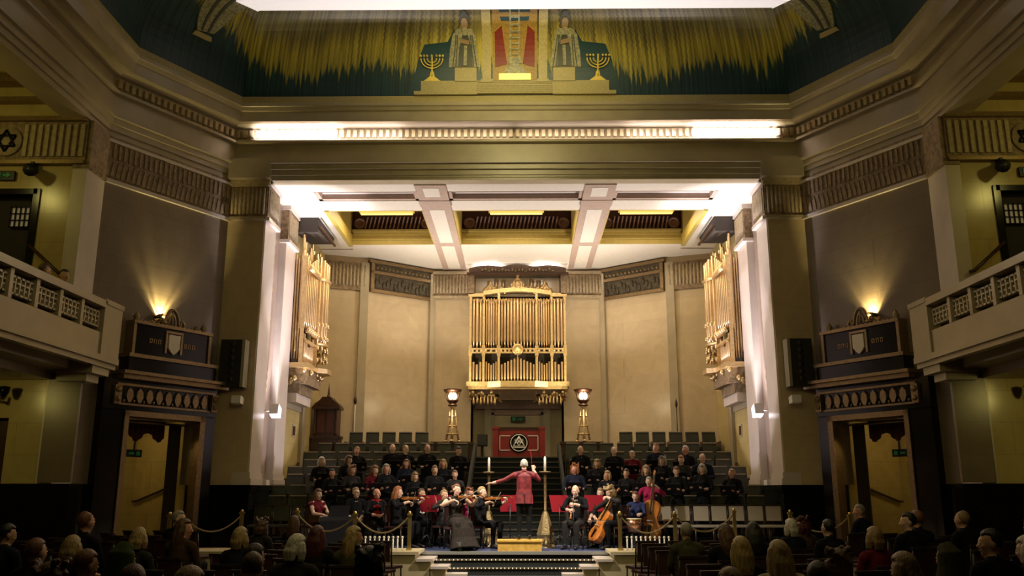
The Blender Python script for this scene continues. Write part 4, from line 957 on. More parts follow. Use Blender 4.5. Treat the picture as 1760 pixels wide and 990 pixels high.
part('top', MB().box(-.38, .58, 19.04, 19.77, ZS+.19, ZS+.22), PODM, t)
# ceremonial candlesticks
def candlestick(x, y, z, lab, h=1.62):
    t = thing('candlestick', lab, 'candlestick', (x, y, z))
    part('base', MB().lathe([(.24, 0), (.2, .06), (.17, .2), (.2, .28), (.14, .5), (.08, .7), (.05, .78)], 6, (x, y, z), False), OLDBRASS, t)
    for k in range(3):
        a = 2*PI*k/3+PI/6; part('scroll_foot', MB().tube([(x+.16*math.cos(a), y+.16*math.sin(a), z+.2), (x+.27*math.cos(a), y+.27*math.sin(a), z+.1), (x+.26*math.cos(a), y+.26*math.sin(a), z+.03)], .03, 6), OLDBRASS, t)
    part('stem', MB().lathe([(.05, 0), (.03, .05), (.03, h-.80), (.05, h-.78)], 9, (x, y, z+.76)), OLDBRASS, t)
    part('drip_pan', MB().lathe([(.03, 0), (.13, .03), (.13, .05), (.03, .05)], 12, (x, y, z+h)), OLDBRASS, t)
    part('candle', MB().lathe([(.028, 0), (.028, .3), (.008, .34)], 9, (x, y, z+h+.05)), CANDLE, t)
candlestick(.68, 20.4, ZS, 'tall brass candlestick with white candle right of the conductor')
candlestick(-.62, 20.9, ZS, 'tall brass candlestick with white candle left of the conductor')
# ------------------------------------------------ people
V = Vector
SKIN = mat('skin', (.56, .33, .22), .5); SKIN2 = mat('pale_skin', (.64, .42, .31), .5); SKIN3 = mat('ruddy_skin', (.55, .27, .19), .5)
EYEW = mat('eye_white', (.75, .72, .68), .3); EYED = mat('eye_iris', (.05, .03, .02), .3); LIPS = mat('lips', (.40, .14, .12), .5)
def cloth(n, c, **k): return mat(n, c, .9, noise=.3, nscale=25, spec=.12, **k)
BLK = cloth('black_cloth', (.010, .010, .012)); NAVY = cloth('navy_cloth', (.014, .017, .035)); CHAR = cloth('charcoal_cloth', (.03, .028, .028))
OLIVE = cloth('olive_cloth', (.07, .065, .035)); GREENC = cloth('green_cloth', (.06, .085, .025)); MAROON = cloth('maroon_cloth', (.13, .012, .022)); BROWNC = cloth('brown_cloth', (.07, .04, .022))
MAGENTA = cloth('magenta_cloth', (.36, .02, .09)); CREAM = cloth('cream_cloth', (.5, .43, .28)); BLUEC = cloth('blue_cloth', (.03, .04, .12)); WHITEC = cloth('white_cloth', (.68, .64, .58)); REDTIE = cloth('red_tie_cloth', (.36, .02, .03))
BROCADE = mat('burgundy_brocade', (.25, .022, .03), .6, col2=(.10, .007, .012), nscale=11)
CHECK = cloth('checked_cloth', (.42, .36, .26)); GOWN = cloth('dark_gown_cloth', (.030, .024, .020)); SHOE = mat('black_shoe', (.012, .011, .011), .35)
def hair_mat(n, c):
    m = mat(n, c, .45); N, L = nt(m); b = N['Principled BSDF']; tc = N.new('ShaderNodeTexCoord'); mp = N.new('ShaderNodeMapping'); mp.inputs['Scale'].default_value = (90, 90, 9)
    L.new(tc.outputs['Object'], mp.inputs[0]); t = N.new('ShaderNodeTexNoise'); t.inputs['Scale'].default_value = 1; t.inputs['Detail'].default_value = 3; L.new(mp.outputs[0], t.inputs['Vector'])
    r = N.new('ShaderNodeValToRGB'); r.color_ramp.elements[0].position = .38; r.color_ramp.elements[1].position = .62
    r.color_ramp.elements[0].color = (*[q*.45 for q in c], 1); r.color_ramp.elements[1].color = (*c, 1); L.new(t.outputs['Fac'], r.inputs[0]); L.new(r.outputs[0], b.inputs['Base Color'])
    p = N.new('ShaderNodeBump'); p.inputs['Strength'].default_value = .8; p.inputs['Distance'].default_value = .01; L.new(t.outputs['Fac'], p.inputs['Height']); L.new(p.outputs[0], b.inputs['Normal']); return m
HAIR = {k: hair_mat(k+'_hair', c) for k, c in dict(white=(.72, .68, .60), grey=(.36, .33, .29), blonde=(.46, .32, .13), brown=(.13, .065, .03), dark=(.03, .018, .012), black=(.008, .008, .01), red=(.40, .13, .035), auburn=(.22, .08, .03), sandy=(.34, .22, .10), wine=(.10, .018, .018)).items()}
def stand(**k):
    J = dict(pel=(0, .0, .95), hip=.095, kn=[(.105, -.02, .50), (-.105, -.02, .50)], an=[(.115, .02, .085), (-.115, .02, .085)], toe=[(.14, -.17, .035), (-.14, -.17, .035)],
             ch=(0, .0, 1.24), nk=(0, .02, 1.455), hd=(0, -.005, 1.60), sh=[(.185, .015, 1.405), (-.185, .015, 1.405)], el=[(.25, .02, 1.13), (-.25, .02, 1.13)], wr=[(.24, -.06, .88), (-.24, -.06, .88)],
             hdir=[(0, -.2, -1), (0, -.2, -1)], hnor=[(-1, 0, 0), (1, 0, 0)], curl=.35, yaw=0, pitch=0, fem=0, gown=0, jacket=1, roll=0)
    J.update(k); return J
def sit(**k):
    J = stand(pel=(0, .03, .55), kn=[(.13, -.43, .52), (-.13, -.43, .52)], an=[(.13, -.40, .085), (-.13, -.40, .085)], toe=[(.15, -.60, .035), (-.15, -.60, .035)],
              ch=(0, .05, .86), nk=(0, .04, 1.06), hd=(0, .01, 1.20), sh=[(.185, .045, 1.01), (-.185, .045, 1.01)], el=[(.24, -.02, .76), (-.24, -.02, .76)], wr=[(.09, -.24, .63), (-.09, -.24, .63)],
              hdir=[(-.5, -.7, -.25), (.5, -.7, -.25)], hnor=[(0, -.2, -1), (0, -.2, -1)])
    J.update(k); return J
def head_rot(J): return Matrix.Rotation(J['yaw'], 3, 'Z') @ Matrix.Rotation(J['pitch'], 3, 'X') @ Matrix.Rotation(J['roll'], 3, 'Y')
BODY = {}
def body_mesh(key, J, vox):
    """one continuous figure: limbs, torso and head fused by a voxel remesh; fingers, eyes and lips added"""
    if key in BODY: return BODY[key]
    g = MB(); ids = []
    def add(i):
        ids.extend([i]*(len(g.v)-len(ids)))
    fem = J['fem']; sw = .93 if fem else 1.0
    pel, ch, nk = V(J['pel']), V(J['ch']), V(J['nk']); up = (nk-pel).normalized()
    sh = [V(p) for p in J['sh']]; hz = abs(sh[0].z-pel.z)
    across = (sh[0]-sh[1]).normalized()
    # torso
    pts = [pel-up*.10, pel-up*.02, pel+(ch-pel)*.45, ch, ch+(nk-ch)*.62, nk-up*.02]
    rad = [(.13, .10), (.178, .125), (.148 if fem else .158, .108), (.172*sw, .122), (.165*sw, .10), (.075, .07)]
    if J['jacket']: rad[2] = (.165, .118); rad[1] = (.185, .13)
    g.tube(pts, rad, 14, flat=tuple(across)); add(1)
    for s in (0, 1):
        q = 1 if s == 0 else -1
        g.ell(sh[s]-up*.03, (.072*sw, .066, .07), 10, 7); g.tube([nk+up*.0-V((0, 0, .02)), sh[s]-up*.0], [.058, .055], 10); add(1)
        if fem: g.ell(ch+V((q*.075, -.095, .03)), (.07, .055, .065), 9, 6); add(1)
        el, wr = V(J['el'][s]), V(J['wr'][s])
        g.tube([sh[s], sh[s]+(el-sh[s])*.4, el], [.062*sw, .056*sw, .046*sw], 10); g.ell(el, .046*sw, 8, 6); g.tube([el, el+(wr-el)*.35, wr], [.047*sw, .045*sw, .033*sw], 10); add(6 if J.get('bare') else 1)
        g.ell(wr, (.030, .030, .030), 8, 6); add(0)
        # palm
        d = V(J['hdir'][s]).normalized(); n = V(J['hnor'][s]); n = (n-d*d.dot(n)).normalized(); w = d.cross(n)
        g.tube([wr-d*.01, wr+d*.03, wr+d*.085, wr+d*.098], [(.024, .018), (.038, .019), (.042, .017), (.036, .012)], 10, flat=tuple(w)); add(0)
        # legs
        hip = pel+V((q*J['hip'], 0, -.03)); kn, an, toe = V(J['kn'][s]), V(J['an'][s]), V(J['toe'][s])
        g.tube([hip, hip+(kn-hip)*.35, kn], [.092, .086, .060], 12); g.ell(kn, .060, 9, 6); g.tube([kn, kn+(an-kn)*.3, kn+(an-kn)*.75, an], [.060, .061, .047, .044], 10); add(2)
        g.tube([an+V((0, .05, -.035)), an+(toe-an)*.35+V((0, 0, -.01)), toe], [.042, .045, .034], 9); g.ell(toe, (.040, .05, .034), 8, 6); add(3)
    # gown
    if J['gown'] == 1: g.tube([pel+V((0, 0, .12)), pel+V((0, 0, -.05)), V((0, 0, .5)), V((0, 0, .04))], [(.15, .12), (.19, .15), (.23, .20), (.30, .27)], 16, flat=(1, 0, 0)); add(2)
    if J['gown'] == 2: g.tube([pel+V((0, .05, .06)), pel+V((0, -.18, .02)), pel+V((0, -.36, -.02)), pel+V((0, -.44, -.14)), pel+V((0, -.46, -.30)), V((0, -.50, .03))], [(.19, .12), (.22, .14), (.235, .12), (.24, .11), (.26, .14), (.33, .22)], 16, flat=(1, 0, 0)); add(2)
    # neck and head
    hd = V(J['hd']); R = head_rot(J); T = lambda x, y, z: hd+R @ V((x, y, z))
    g.tube([nk-V((0, 0, .03)), hd-V((0, -.012, .06))], [.056*sw, .053*sw], 10); add(0)
    g.ell(T(0, .012, .032), (.076, .093, .094), 14, 10, R); g.ell(T(0, -.024, -.042), (.058, .066, .074), 12, 8, R); g.ell(T(0, -.066, -.085), (.028, .022, .022), 8, 6, R)
    g.tube([T(0, -.086, .018), T(0, -.108, -.020), T(0, -.094, -.030)], [.010, .0165, .012], 8); g.ell(T(0, -.074, .036), (.052, .022, .014), 9, 6, R)
    for q in (-1, 1):
        g.ell(T(q*.038, -.062, -.018), (.026, .024, .022), 8, 6, R); g.ell(T(q*.079, .012, -.006), (.011, .022, .034), 8, 6, R)
    add(0)
    # shirt front and tie or collar
    if J['jacket'] == 2:
        g.tube([nk+V((0, -.062, -.02)), ch+V((0, -.118, .06)), ch+V((0, -.128, -.06))], [(.034, .02), (.026, .02), (.012, .012)], 8, flat=(1, 0, 0)); add(4)
    g.tube([nk+V((.06*math.cos(a), .06*math.sin(a), .012)) for a in [2*PI*k/12 for k in range(13)]], .016, 6, False); add(4 if J['jacket'] == 2 else 1)
    me = mesh('tmp', g, SKIN); ob = bpy.data.objects.new('tmp', me); COL.objects.link(ob)
    m = ob.modifiers.new('r', 'REMESH'); m.mode = 'VOXEL'; m.voxel_size = vox; m.use_smooth_shade = True
    m = ob.modifiers.new('s', 'SMOOTH'); m.factor = .5; m.iterations = 2
    dg = bpy.context.evaluated_depsgraph_get(); ev = ob.evaluated_get(dg); em = bpy.data.meshes.new_from_object(ev)
    kd = kdtree.KDTree(len(g.v))
    for i, p in enumerate(g.v): kd.insert(p, i)
    kd.balance()
    out = MB(); out.v = [tuple(v.co) for v in em.vertices]; out.f = [tuple(p.vertices) for p in em.polygons]; out.sm = [True]*len(out.f)
    out.mi = [0 if (q := ids[kd.find(p.center)[1]]) == 6 else q for p in em.polygons]
    bpy.data.objects.remove(ob); bpy.data.meshes.remove(em); bpy.data.meshes.remove(me)
    # fingers: four of unequal length with knuckle bends, a thumb from the side of the palm
    out.cur = 0
    for s in (0, 1):
        wr = V(J['wr'][s]); d = V(J['hdir'][s]).normalized(); n = V(J['hnor'][s]); n = (n-d*d.dot(n)).normalized(); w = d.cross(n); q = 1 if s == 0 else -1
        c = J['curl'] if not isinstance(J['curl'], (list, tuple)) else J['curl'][s]
        for i, L in enumerate((.070, .080, .074, .058)):
            p = wr+d*.080+w*q*(.030-.020*i); pts = [p]; a = 0
            for k, fr in enumerate((.30, .38, .32)):
                a += c*(.7 if k == 0 else 1.1); p = p+(d*math.cos(a)+n*math.sin(a))*L*fr*1.15; pts.append(p)
            out.tube(pts, [.0095, .009, .008, .0065], 6)
        p = wr+d*.028+w*q*.026
        out.tube([p, p+w*q*.028+d*.022+n*.008, p+w*q*.030+d*.050+n*.020, p+w*q*.022+d*.068+n*.030], [.012, .011, .0095, .007], 6)
    for q in (-1, 1):
        out.cur = 5; out.ell(T(q*.031, -.083, .010), (.014, .008, .009), 8, 6, R)
        out.cur = 6; out.ell(T(q*.031, -.089, .010), (.0062, .004, .0065), 7, 5, R)
    out.cur = 7; out.tube([T(-.024, -.084, -.056), T(0, -.0915, -.052), T(.024, -.084, -.056)], [.003, .0065, .003], 6)
    b = mesh('person', out, [SKIN, BLK, BLK, SHOE, WHITEC, EYEW, EYED, LIPS]); BODY[key] = (b, J); return BODY[key]
HAIRM = {}
def hair_mesh(style, key, J):
    if (style, key) in HAIRM: return HAIRM[(style, key)]
    rr = random.Random(hash(style) % 97 if False else len(style)*7+len(key)); hd = V(J['hd']); R = head_rot(J); T = lambda x, y, z: hd+R @ V((x, y, z)); g = MB()
    nu, nv = 22, 16; vs = []
    bald = style == 'bald'; rec = style == 'receding'
    for j in range(nv+1):
        ph = PI*j/nv
        for k in range(nu):
            a = 2*PI*k/nu; d = V((math.sin(ph)*math.cos(a), math.sin(ph)*math.sin(a), math.cos(ph)))
            line = (.42 if not rec else .95)+.05*math.sin(k*2.7)
            cov = not (d.y < -.12-.25*max(0, d.z) and d.z < line) and d.z > (-.62 if style in ('short', 'receding', 'bald', 'bun') else -.95)
            if d.y < .15 and d.z < -.05 and style in ('short', 'receding', 'bun', 'bald'): cov = False
            if bald and d.z > .36: cov = False
            if rec and d.z > .8 and d.y < .1: cov = False
            f = (1.09 if style in ('short', 'receding') else 1.05 if bald else 1.17)+.025*rr.random() if cov else .86
            if style in ('bob', 'long', 'curly') and cov: f = 1.18+.05*rr.random()*(2 if style == 'curly' else 1)
            if style == 'bun' and cov: f = 1.08+.01*rr.random()
            p = V((d.x*.076*f, d.y*.093*f, d.z*.096*f)); vs.append(T(p.x, p.y+.014, p.z+.034))
    g.add(vs, [(j*nu+k, (j+1)*nu+k, (j+1)*nu+(k+1) % nu, j*nu+(k+1) % nu) for j in range(nv) for k in range(nu)], True)
    if style == 'bob' or style == 'curly':
        for q in (-1, 1): g.tube([T(q*.070, .03, .05), T(q*.088, .02, -.03), T(q*.080, .012, -.10), T(q*.065, .02, -.13)], [(.03, .05), (.03, .056), (.028, .05), (.012, .03)], 10, flat=tuple(R @ V((1, 0, 0))))
        g.tube([T(0, .08, .05), T(0, .10, -.04), T(0, .085, -.125)], [(.07, .03), (.082, .035), (.07, .025)], 12, flat=tuple(R @ V((1, 0, 0))))
    if style == 'curly':
        for i in range(46):
            a = rr.random()*2*PI; z = rr.random()*.19-.09
            if math.sin(a) > -.35 or z > .07: g.ell(T(.09*math.cos(a), .014+.105*math.sin(a), .05+z), .026, 6, 5)
    if style == 'long':
        for q in (-1, 1): g.tube([T(q*.066, .02, .07), T(q*.089, .03, -.03), T(q*.088, .05, -.14), T(q*.078, .06, -.26)], [(.03, .045), (.032, .05), (.034, .05), (.015, .025)], 10, flat=tuple(R @ V((1, 0, 0))))
        g.tube([T(0, .08, .06), T(0, .105, -.05), T(0, .11, -.17), T(0, .105, -.30)], [(.075, .03), (.09, .04), (.095, .035), (.07, .018)], 14, flat=tuple(R @ V((1, 0, 0))))
    if style == 'bun': g.ell(T(0, .115, .045), (.045, .04, .045), 10, 7)
    if style == 'hat':
        g.lathe([(.0, 0)]*1+[(.15, 0), (.15, .012), (.098, .018), (.095, .09), (.06, .11), (0, .112)], 16, tuple(T(0, .012, .055)))
    if style == 'hood':
        g.tube([T(0, .02, .15), T(0, .05, .06), T(0, .055, -.05), T(0, .05, -.16)], [(.03, .03), (.105, .10), (.115, .11), (.15, .13)], 14, flat=tuple(R @ V((1, 0, 0))))
    for q in (-1, 1): g.tube([T(q*.015, -.090, .030), T(q*.033, -.088, .035), T(q*.048, -.078, .030)], [.003, .0042, .0025], 5)
    me = mesh('hair', g, HAIR['brown'])
    if style != 'hat':      # fuse the locks into one head of hair
        ob = bpy.data.objects.new('tmp', me); COL.objects.link(ob); m = ob.modifiers.new('r', 'REMESH'); m.mode = 'VOXEL'; m.voxel_size = .009; m.use_smooth_shade = True
        m = ob.modifiers.new('s', 'SMOOTH'); m.factor = .5; m.iterations = 4 if style in ('long', 'bob', 'hood') else 2
        me2 = bpy.data.meshes.new_from_object(ob.evaluated_get(bpy.context.evaluated_depsgraph_get())); bpy.data.objects.remove(ob); bpy.data.meshes.remove(me); me = me2; me.name = 'hair'
    HAIRM[(style, key)] = me; return me
def person(label, key, J, loc, rz, scale, style, hair, top=None, bot=None, skin=None, accent=None, group=None, vox=.017, shoes=None):
    me, J = body_mesh(key, J, vox)
    o = bpy.data.objects.new('person', me); COL.objects.link(o); o.location = loc; o.rotation_euler = (0, 0, rz); o.scale = (scale,)*3
    tag(o, label, 'person', group)
    for i, m in ((0, skin), (1, top), (2, bot), (3, shoes), (4, accent)):
        if m: o.material_slots[i].link = 'OBJECT'; o.material_slots[i].material = m
    WM[o.name] = Matrix.Translation(V(loc)) @ Matrix.Rotation(rz, 4, 'Z') @ Matrix.Diagonal((scale, scale, scale, 1))
    if style:
        h = bpy.data.objects.new('hair', hair_mesh(style, key, J)); COL.objects.link(h); h.parent = o
        hm = hair if not isinstance(hair, str) else HAIR[hair]
        h.material_slots[0].link = 'OBJECT'; h.material_slots[0].material = hm
        if style == 'hood': h.name = 'hood'
        if style == 'hat': h.name = 'hat'
    return o
def face(x, y, tx, ty): return math.atan2(tx-x, -(ty-y))
def pt(o, x, y, z): return WM[o.name] @ V((x, y, z))
def glasses(o, J, m=BLACKM):
    hd = V(J['hd']); R = head_rot(J); T = lambda x, y, z: hd+R @ V((x, y, z)); g = MB()
    for q in (-1, 1):
        g.tube([T(q*.033+.022*math.cos(2*PI*k/12), -.100, .008+.018*math.sin(2*PI*k/12)) for k in range(13)], .0035, 5, False)
        g.tube([T(q*.055, -.098, .012), T(q*.08, .0, .012)], .003, 5)
    g.tube([T(-.012, -.102, .012), T(.012, -.102, .012)], .003, 5)
    p = part('glasses', g, m); p.parent = o; return p

# --- choir, standing on the tiers with open folders
FW = [(.16, -.27, 1.14), (-.16, -.27, 1.14)]
def choir_pose(v, fem):
    return stand(fem=fem, jacket=0 if fem else 1, el=[(.27, -.02, 1.14), (-.27, -.02, 1.14)], wr=[(.165, -.24, 1.12), (-.165, -.24, 1.12)], hdir=[(-.35, -.9, .15), (.35, -.9, .15)], hnor=[(0, .2, 1), (0, .2, 1)], curl=.3,
                 yaw=(0, .35, -.35)[v], pitch=(.12, .3, .0)[v], gown=1 if (fem and v == 1) else 0)
def folder(o, who, rz):
    c = pt(o, 0, -.33, 1.18); t = thing('music_folder', 'folder of the '+who, 'folder', c, rz, 'choir folders')
    M = WM[t.name]
    for s in (-1, 1):
        xf = lambda x, y, z, s=s: tuple(M @ V((s*x*.97, -y*.5+z*.8-x*.18, y*.85+z*.5)))
        part('cover', MB(xf).box(0, .20, -.13, .13, -.012, -.004), FOLDER, t); part('pages', MB(xf).box(.005, .19, -.12, .125, -.004, .004), PAPER, t)
ROWZ = [(21.45, .74), (22.25, 1.0), (23.1, 1.29)]
ROWN = ['front', 'middle', 'upper']
CH = [ # x, row, height, f/m, hair style, colour, top, words
 (-4.87, 1, 1.62, 1, 'bob', 'white', BLK, 'white-haired woman in black at the left end of the middle choir row'),
 (-4.19, 1, 1.66, 1, 'bob', 'brown', BLK, 'brown bob-haired woman second from left in the middle choir row'),
 (-4.15, 2, 1.63, 0, 'short', 'sandy', BLK, 'sandy-haired man at the left end of the upper choir row'),
 (-3.94, 0, 1.65, 1, 'curly', 'auburn', CHAR, 'curly auburn-haired woman in charcoal in the front choir row, left side'),
 (-3.39, 0, 1.65, 1, 'long', 'auburn', MAROON, 'auburn long-haired woman in a maroon top in the left choir'),
 (-3.12, 0, 1.68, 1, 'bob', 'grey', BLK, 'grey bob-haired woman in black beside the maroon top, left choir'),
 (-3.22, 2, 1.70, 0, 'bald', 'grey', BLK, 'bald man in black in the upper choir row, left side'),
 (-2.88, 2, 1.67, 0, 'receding', 'sandy', BLK, 'man with receding sandy hair beside the bald choir man'),
 (-2.74, 1, 1.56, 1, 'long', 'brown', NAVY, 'long brown-haired woman in navy in the middle choir row, left side'),
 (-2.31, 2, 1.69, 0, 'receding', 'brown', BLK, 'man with receding brown hair, upper choir row, left side'),
 (-2.42, 0, 1.49, 1, 'bob', 'sandy', BLK, 'short sandy-haired woman in the front choir row, left of the steps'),
 (-1.82, 1, 1.56, 1, 'bob', 'blonde', BLK, 'blonde bob-haired woman in the middle choir row, left of the steps'),
 (-1.46, 0, 1.54, 1, 'bun', 'brown', CHAR, 'brown-bunned woman at the right end of the left front choir row'),
 (-1.50, 2, 1.63, 0, 'short', 'black', BLK, 'black-haired man at the right end of the left upper choir row'),
 (-4.42, 0, 1.57, 1, 'short', 'dark', BLK, 'short dark-haired woman at the left end of the front choir row'),
 (-1.95, 0, 1.65, 0, 'short', 'brown', BLK, 'brown-haired man in the front choir row, left of the steps'),
 (1.68, 2, 1.65, 0, 'bald', 'white', BLK, 'bald white-fringed man, upper choir row nearest the right lamp'),
 (1.42, 0, 1.68, 1, 'curly', 'red', NAVY, 'curly red-haired woman in navy, front choir row, right side'),
 (2.03, 1, 1.56, 1, 'bob', 'sandy', BLK, 'sandy bob-haired woman in the middle choir row, right of the steps'),
 (2.55, 2, 1.62, 0, 'receding', 'grey', BLK, 'man with receding grey hair in the right upper choir row'),
 (2.20, 0, 1.52, 1, 'bob', 'blonde', BLK, 'blonde bob-haired woman in the front choir row, right side'),
 (3.02, 2, 1.52, 1, 'short', 'white', MAROON, 'white-haired woman in maroon in the upper choir row, right side'),
 (3.14, 0, 1.65, 1, 'long', 'sandy', BLK, 'long sandy-haired woman in the front choir row, right side'),
 (3.64, 2, 1.71, 0, 'short', 'auburn', NAVY, 'tall auburn-haired man in the upper choir row, right side'),
 (3.66, 1, 1.63, 1, 'curly', 'grey', BLK, 'curly grey-haired woman in the middle choir row, right side'),
 (4.13, 1, 1.66, 0, 'short', 'red', CHAR, 'red-haired man in the middle choir row, right side'),
 (4.40, 2, 1.65, 0, 'short', 'white', BLK, 'white-haired man at the right end of the upper choir row'),
 (4.66, 1, 1.70, 0, 'receding', 'grey', NAVY, 'man with receding grey hair, right end of middle choir row'),
 (4.48, 0, 1.68, 1, 'bob', 'grey', BLK, 'grey bob-haired woman near the right end of the front choir row'),
 (5.18, 0, 1.57, 1, 'bun', 'blonde', BLK, 'blonde bunned woman at the far right of the front choir row'),
 (2.66, 0, 1.57, 1, 'short', 'dark', BLK, 'short dark-haired woman in the front choir row, right side'),
 (3.86, 0, 1.62, 1, 'bun', 'auburn', BLK, 'auburn-haired woman with a bun in the front choir row, right side')]
for i, (x, r, h, fem, st_, hc, top, words) in enumerate(CH):
    y, z = ROWZ[r]; v = i % 3; key = 'choir%d%d' % (fem, v); rz = face(x, y, .1, 16.5)*.8+(.12 if i % 2 else -.1)
    o = person(words, key, choir_pose(v, fem), (x, y, z), rz, h/1.725, st_, hc, top, BLK, (SKIN, SKIN2, SKIN3)[i % 3], group='choir singers', vox=.018)
    folder(o, words, rz)
# small white lights of music on the folders are real pages; nothing painted

# --- orchestra chairs, stands, instruments
def chair_parts(t, x0, y0, z0, fr, seat_m, back_m, w=.44, arms=False):
    M = WM[t.name]; xf = lambda x, y, z: tuple(M @ V((x, y, z)))
    for sx in (-1, 1):
        for yy in (-.20, .20): part('leg', MB(xf).tube([(sx*(w/2-.02), yy, 0), (sx*(w/2-.02), yy*.95, .44)], .016, 6), fr, t)
        part('back_post', MB(xf).tube([(sx*(w/2-.02), .19, .44), (sx*(w/2-.02), .25, .90)], .016, 6), fr, t)
    part('seat', MB(xf).box(-w/2, w/2, -.22, .22, .43, .475), seat_m, t)
    part('backrest', MB(xf).prism([(.20, .56), (.235, .56), (.265, .90), (.23, .90)], -w/2+.05, w/2-.05, 'x'), back_m, t)
    part('top_rail', MB(xf).box(-w/2, w/2, .225, .275, .89, .925), fr, t)
def chair(label, loc, rz=0, fr=CHAIRD, seat=CHAIRS, back=CHAIRS, group=None, name='chair'):
    t = thing(name, label, 'chair', loc, rz, group); chair_parts(t, 0, 0, 0, fr, seat, back); return t
for i, px in enumerate((3.44, 3.88, 4.30, 4.72, 5.14, 5.56, 5.98)):
    lab = ['first', 'second', 'third', 'fourth', 'fifth', 'sixth', 'seventh'][i]
    chair('empty chair with pale shiny back right of the players, %s from the players' % lab, (px, 20.75, ZS), .05*math.sin(i*2), CHAIRD, CHAIRL, CHAIRL, 'pale-backed chairs on the right of the stage')
for i, px in enumerate((5.0, 5.45, 5.9)):
    chair('empty dark chair behind the keyboard player, %s from the left jamb' % ['third', 'second', 'first'][i], (-px, 20.75, ZS), .05*math.sin(i*2), CHAIRD, GREENL, GREENL, 'dark chairs on the left of the stage')
OC = chair('dark chair', (0, 0, -50), 0, CHAIRD, CHAIRS, CHAIRS); USED = [False]
def seat_for(x, y, z, rz, label, group='players chairs'):
    if not USED[0]:
        USED[0] = True; OC.location = (x, y, z); OC.rotation_euler = (0, 0, rz); OC['label'] = label; OC['group'] = group; return OC
    return dup(OC, (x, y, z), rz, label, group=group)
def music_stand(x, y, rz, label, h=.96):
    t = thing('music_stand', label, 'music stand', (x, y, ZS), rz); M = WM[t.name]; xf = lambda a, b2, c: tuple(M @ V((a, b2, c)))
    part('tray', MB(xf).prism([(-.10, h-.17), (-.085, h-.17), (.075, h+.17), (.06, h+.17)], -.20, .20, 'x').box(-.20, .20, -.16, -.09, h-.18, h-.165), BLACKM, t)
    part('red_cover', MB(xf).prism([(-.115, h-.18), (-.10, h-.18), (.06, h+.18), (.045, h+.18)], -.215, .215, 'x').prism([(-.08, h-.19), (-.065, h-.19), (.095, h+.18), (.08, h+.18)], -.215, .215, 'x'), REDP, t, 'red cloth over the tray')
    for q in (-.11, .11): part('score_page', MB(xf).prism([(-.13, h-.15), (-.12, h-.15), (.02, h+.14), (.01, h+.14)], q-.1, q+.1, 'x'), PAPER, t)
    part('pole', MB(xf).tube([(0, 0, .1), (0, 0, h)], .013, 7), BLACKM, t)
    for k in range(3):
        a = 2*PI*k/3+.4; part('leg', MB(xf).tube([(0, 0, .28), (.26*math.cos(a), .26*math.sin(a), .015)], .010, 6), BLACKM, t)
    return t
# (scores face the player: local -y)
for x, y, rz, lab in ((-1.98, 20.35, 2.7, 'red-covered music stand beside the red-haired violinist'), (-.12, 20.7, PI+.2, 'red-covered music stand just left of the conductor'), (-1.66, 20.8, 2.9, 'red-covered music stand behind the seated woman in the long gown'),
                      (1.0, 20.3, 2.7, 'red-covered music stand right of the tall candlestick'), (1.82, 20.85, 2.9, 'red-covered music stand behind the bald oboist')):
    music_stand(x, y, rz, lab)
def violin(M, label):
    t = bpy.data.objects.new('violin', None); COL.objects.link(t); t.matrix_world = M; WM[t.name] = M; tag(t, label, 'violin')
    xf = lambda a, b2, c: tuple(M @ V((a, b2, c)))
    out = [(0, .05), (.03, .09), (.08, .102), (.13, .085), (.17, .062), (.21, .06), (.25, .075), (.30, .085), (.34, .07), (.36, .03)]
    poly = [(x, w) for x, w in out]+[(x, -w) for x, w in reversed(out)]
    part('body', MB(xf).prism(poly, -.018, .02, 'z'), VIOLIN, t)
    part('fingerboard', MB(xf).box(.20, .58, -.012, .012, .028, .038), BLKM, t); part('neck', MB(xf).tube([(.34, 0, .012), (.60, 0, .018), (.64, 0, .0), (.63, 0, -.015)], [.014, .011, .014, .012], 7), VIOLIN, t)
    part('bridge', MB(xf).box(.16, .166, -.022, .022, .02, .05), JAMB, t); part('tailpiece', MB(xf).box(.02, .12, -.015, .015, .03, .037), BLKM, t)
    for s in (-1, 1): part('tuning_peg', MB(xf).tube([(.61, -.035*s, .01), (.61, .0, .01)], .005, 5), BLKM, t)
    part('chin_rest', MB(xf).ell((.03, .045, .03), (.035, .03, .014), 8, 5), BLKM, t); return t
def bow(p0, p1, label):
    p0, p1 = V(p0), V(p1); d = (p1-p0); u = V((0, 0, 1))
    t = thing('bow', label, 'bow', p0)
    part('stick', MB().tube([p0, p0+d*.5+u*-.008, p1], [.006, .0055, .004], 6), DKWOOD, t)
    part('hair_ribbon', MB().tube([p0+u*-.022, p1+u*-.016], .003, 5), WHITEC, t); part('frog', MB().tube([p0, p0+d*.05+u*-.012], .011, 6), BLKM, t)
def frame(o, origin, dirx, up):
    """matrix with local x along dirx, z near up, in the person's own space"""
    x = V(dirx).normalized(); z = V(up); z = (z-x*x.dot(z)).normalized(); y = z.cross(x)
    m = Matrix((x, y, z)).transposed().to_4x4(); m.translation = V(origin); W_ = WM[o.name].copy(); return W_ @ m
VP = dict(jacket=0, sh=[(.185, .03, 1.02), (-.185, .03, 1.01)], el=[(.27, -.20, .90), (-.36, -.14, .90)], wr=[(.25, -.47, 1.0), (-.20, -.37, 1.0)], hdir=[(-.25, -.25, .9), (.75, -.35, -.35)], hnor=[(-.8, .1, -.2), (.1, -.3, -.9)], curl=.75, yaw=.45, pitch=.12, roll=.18)
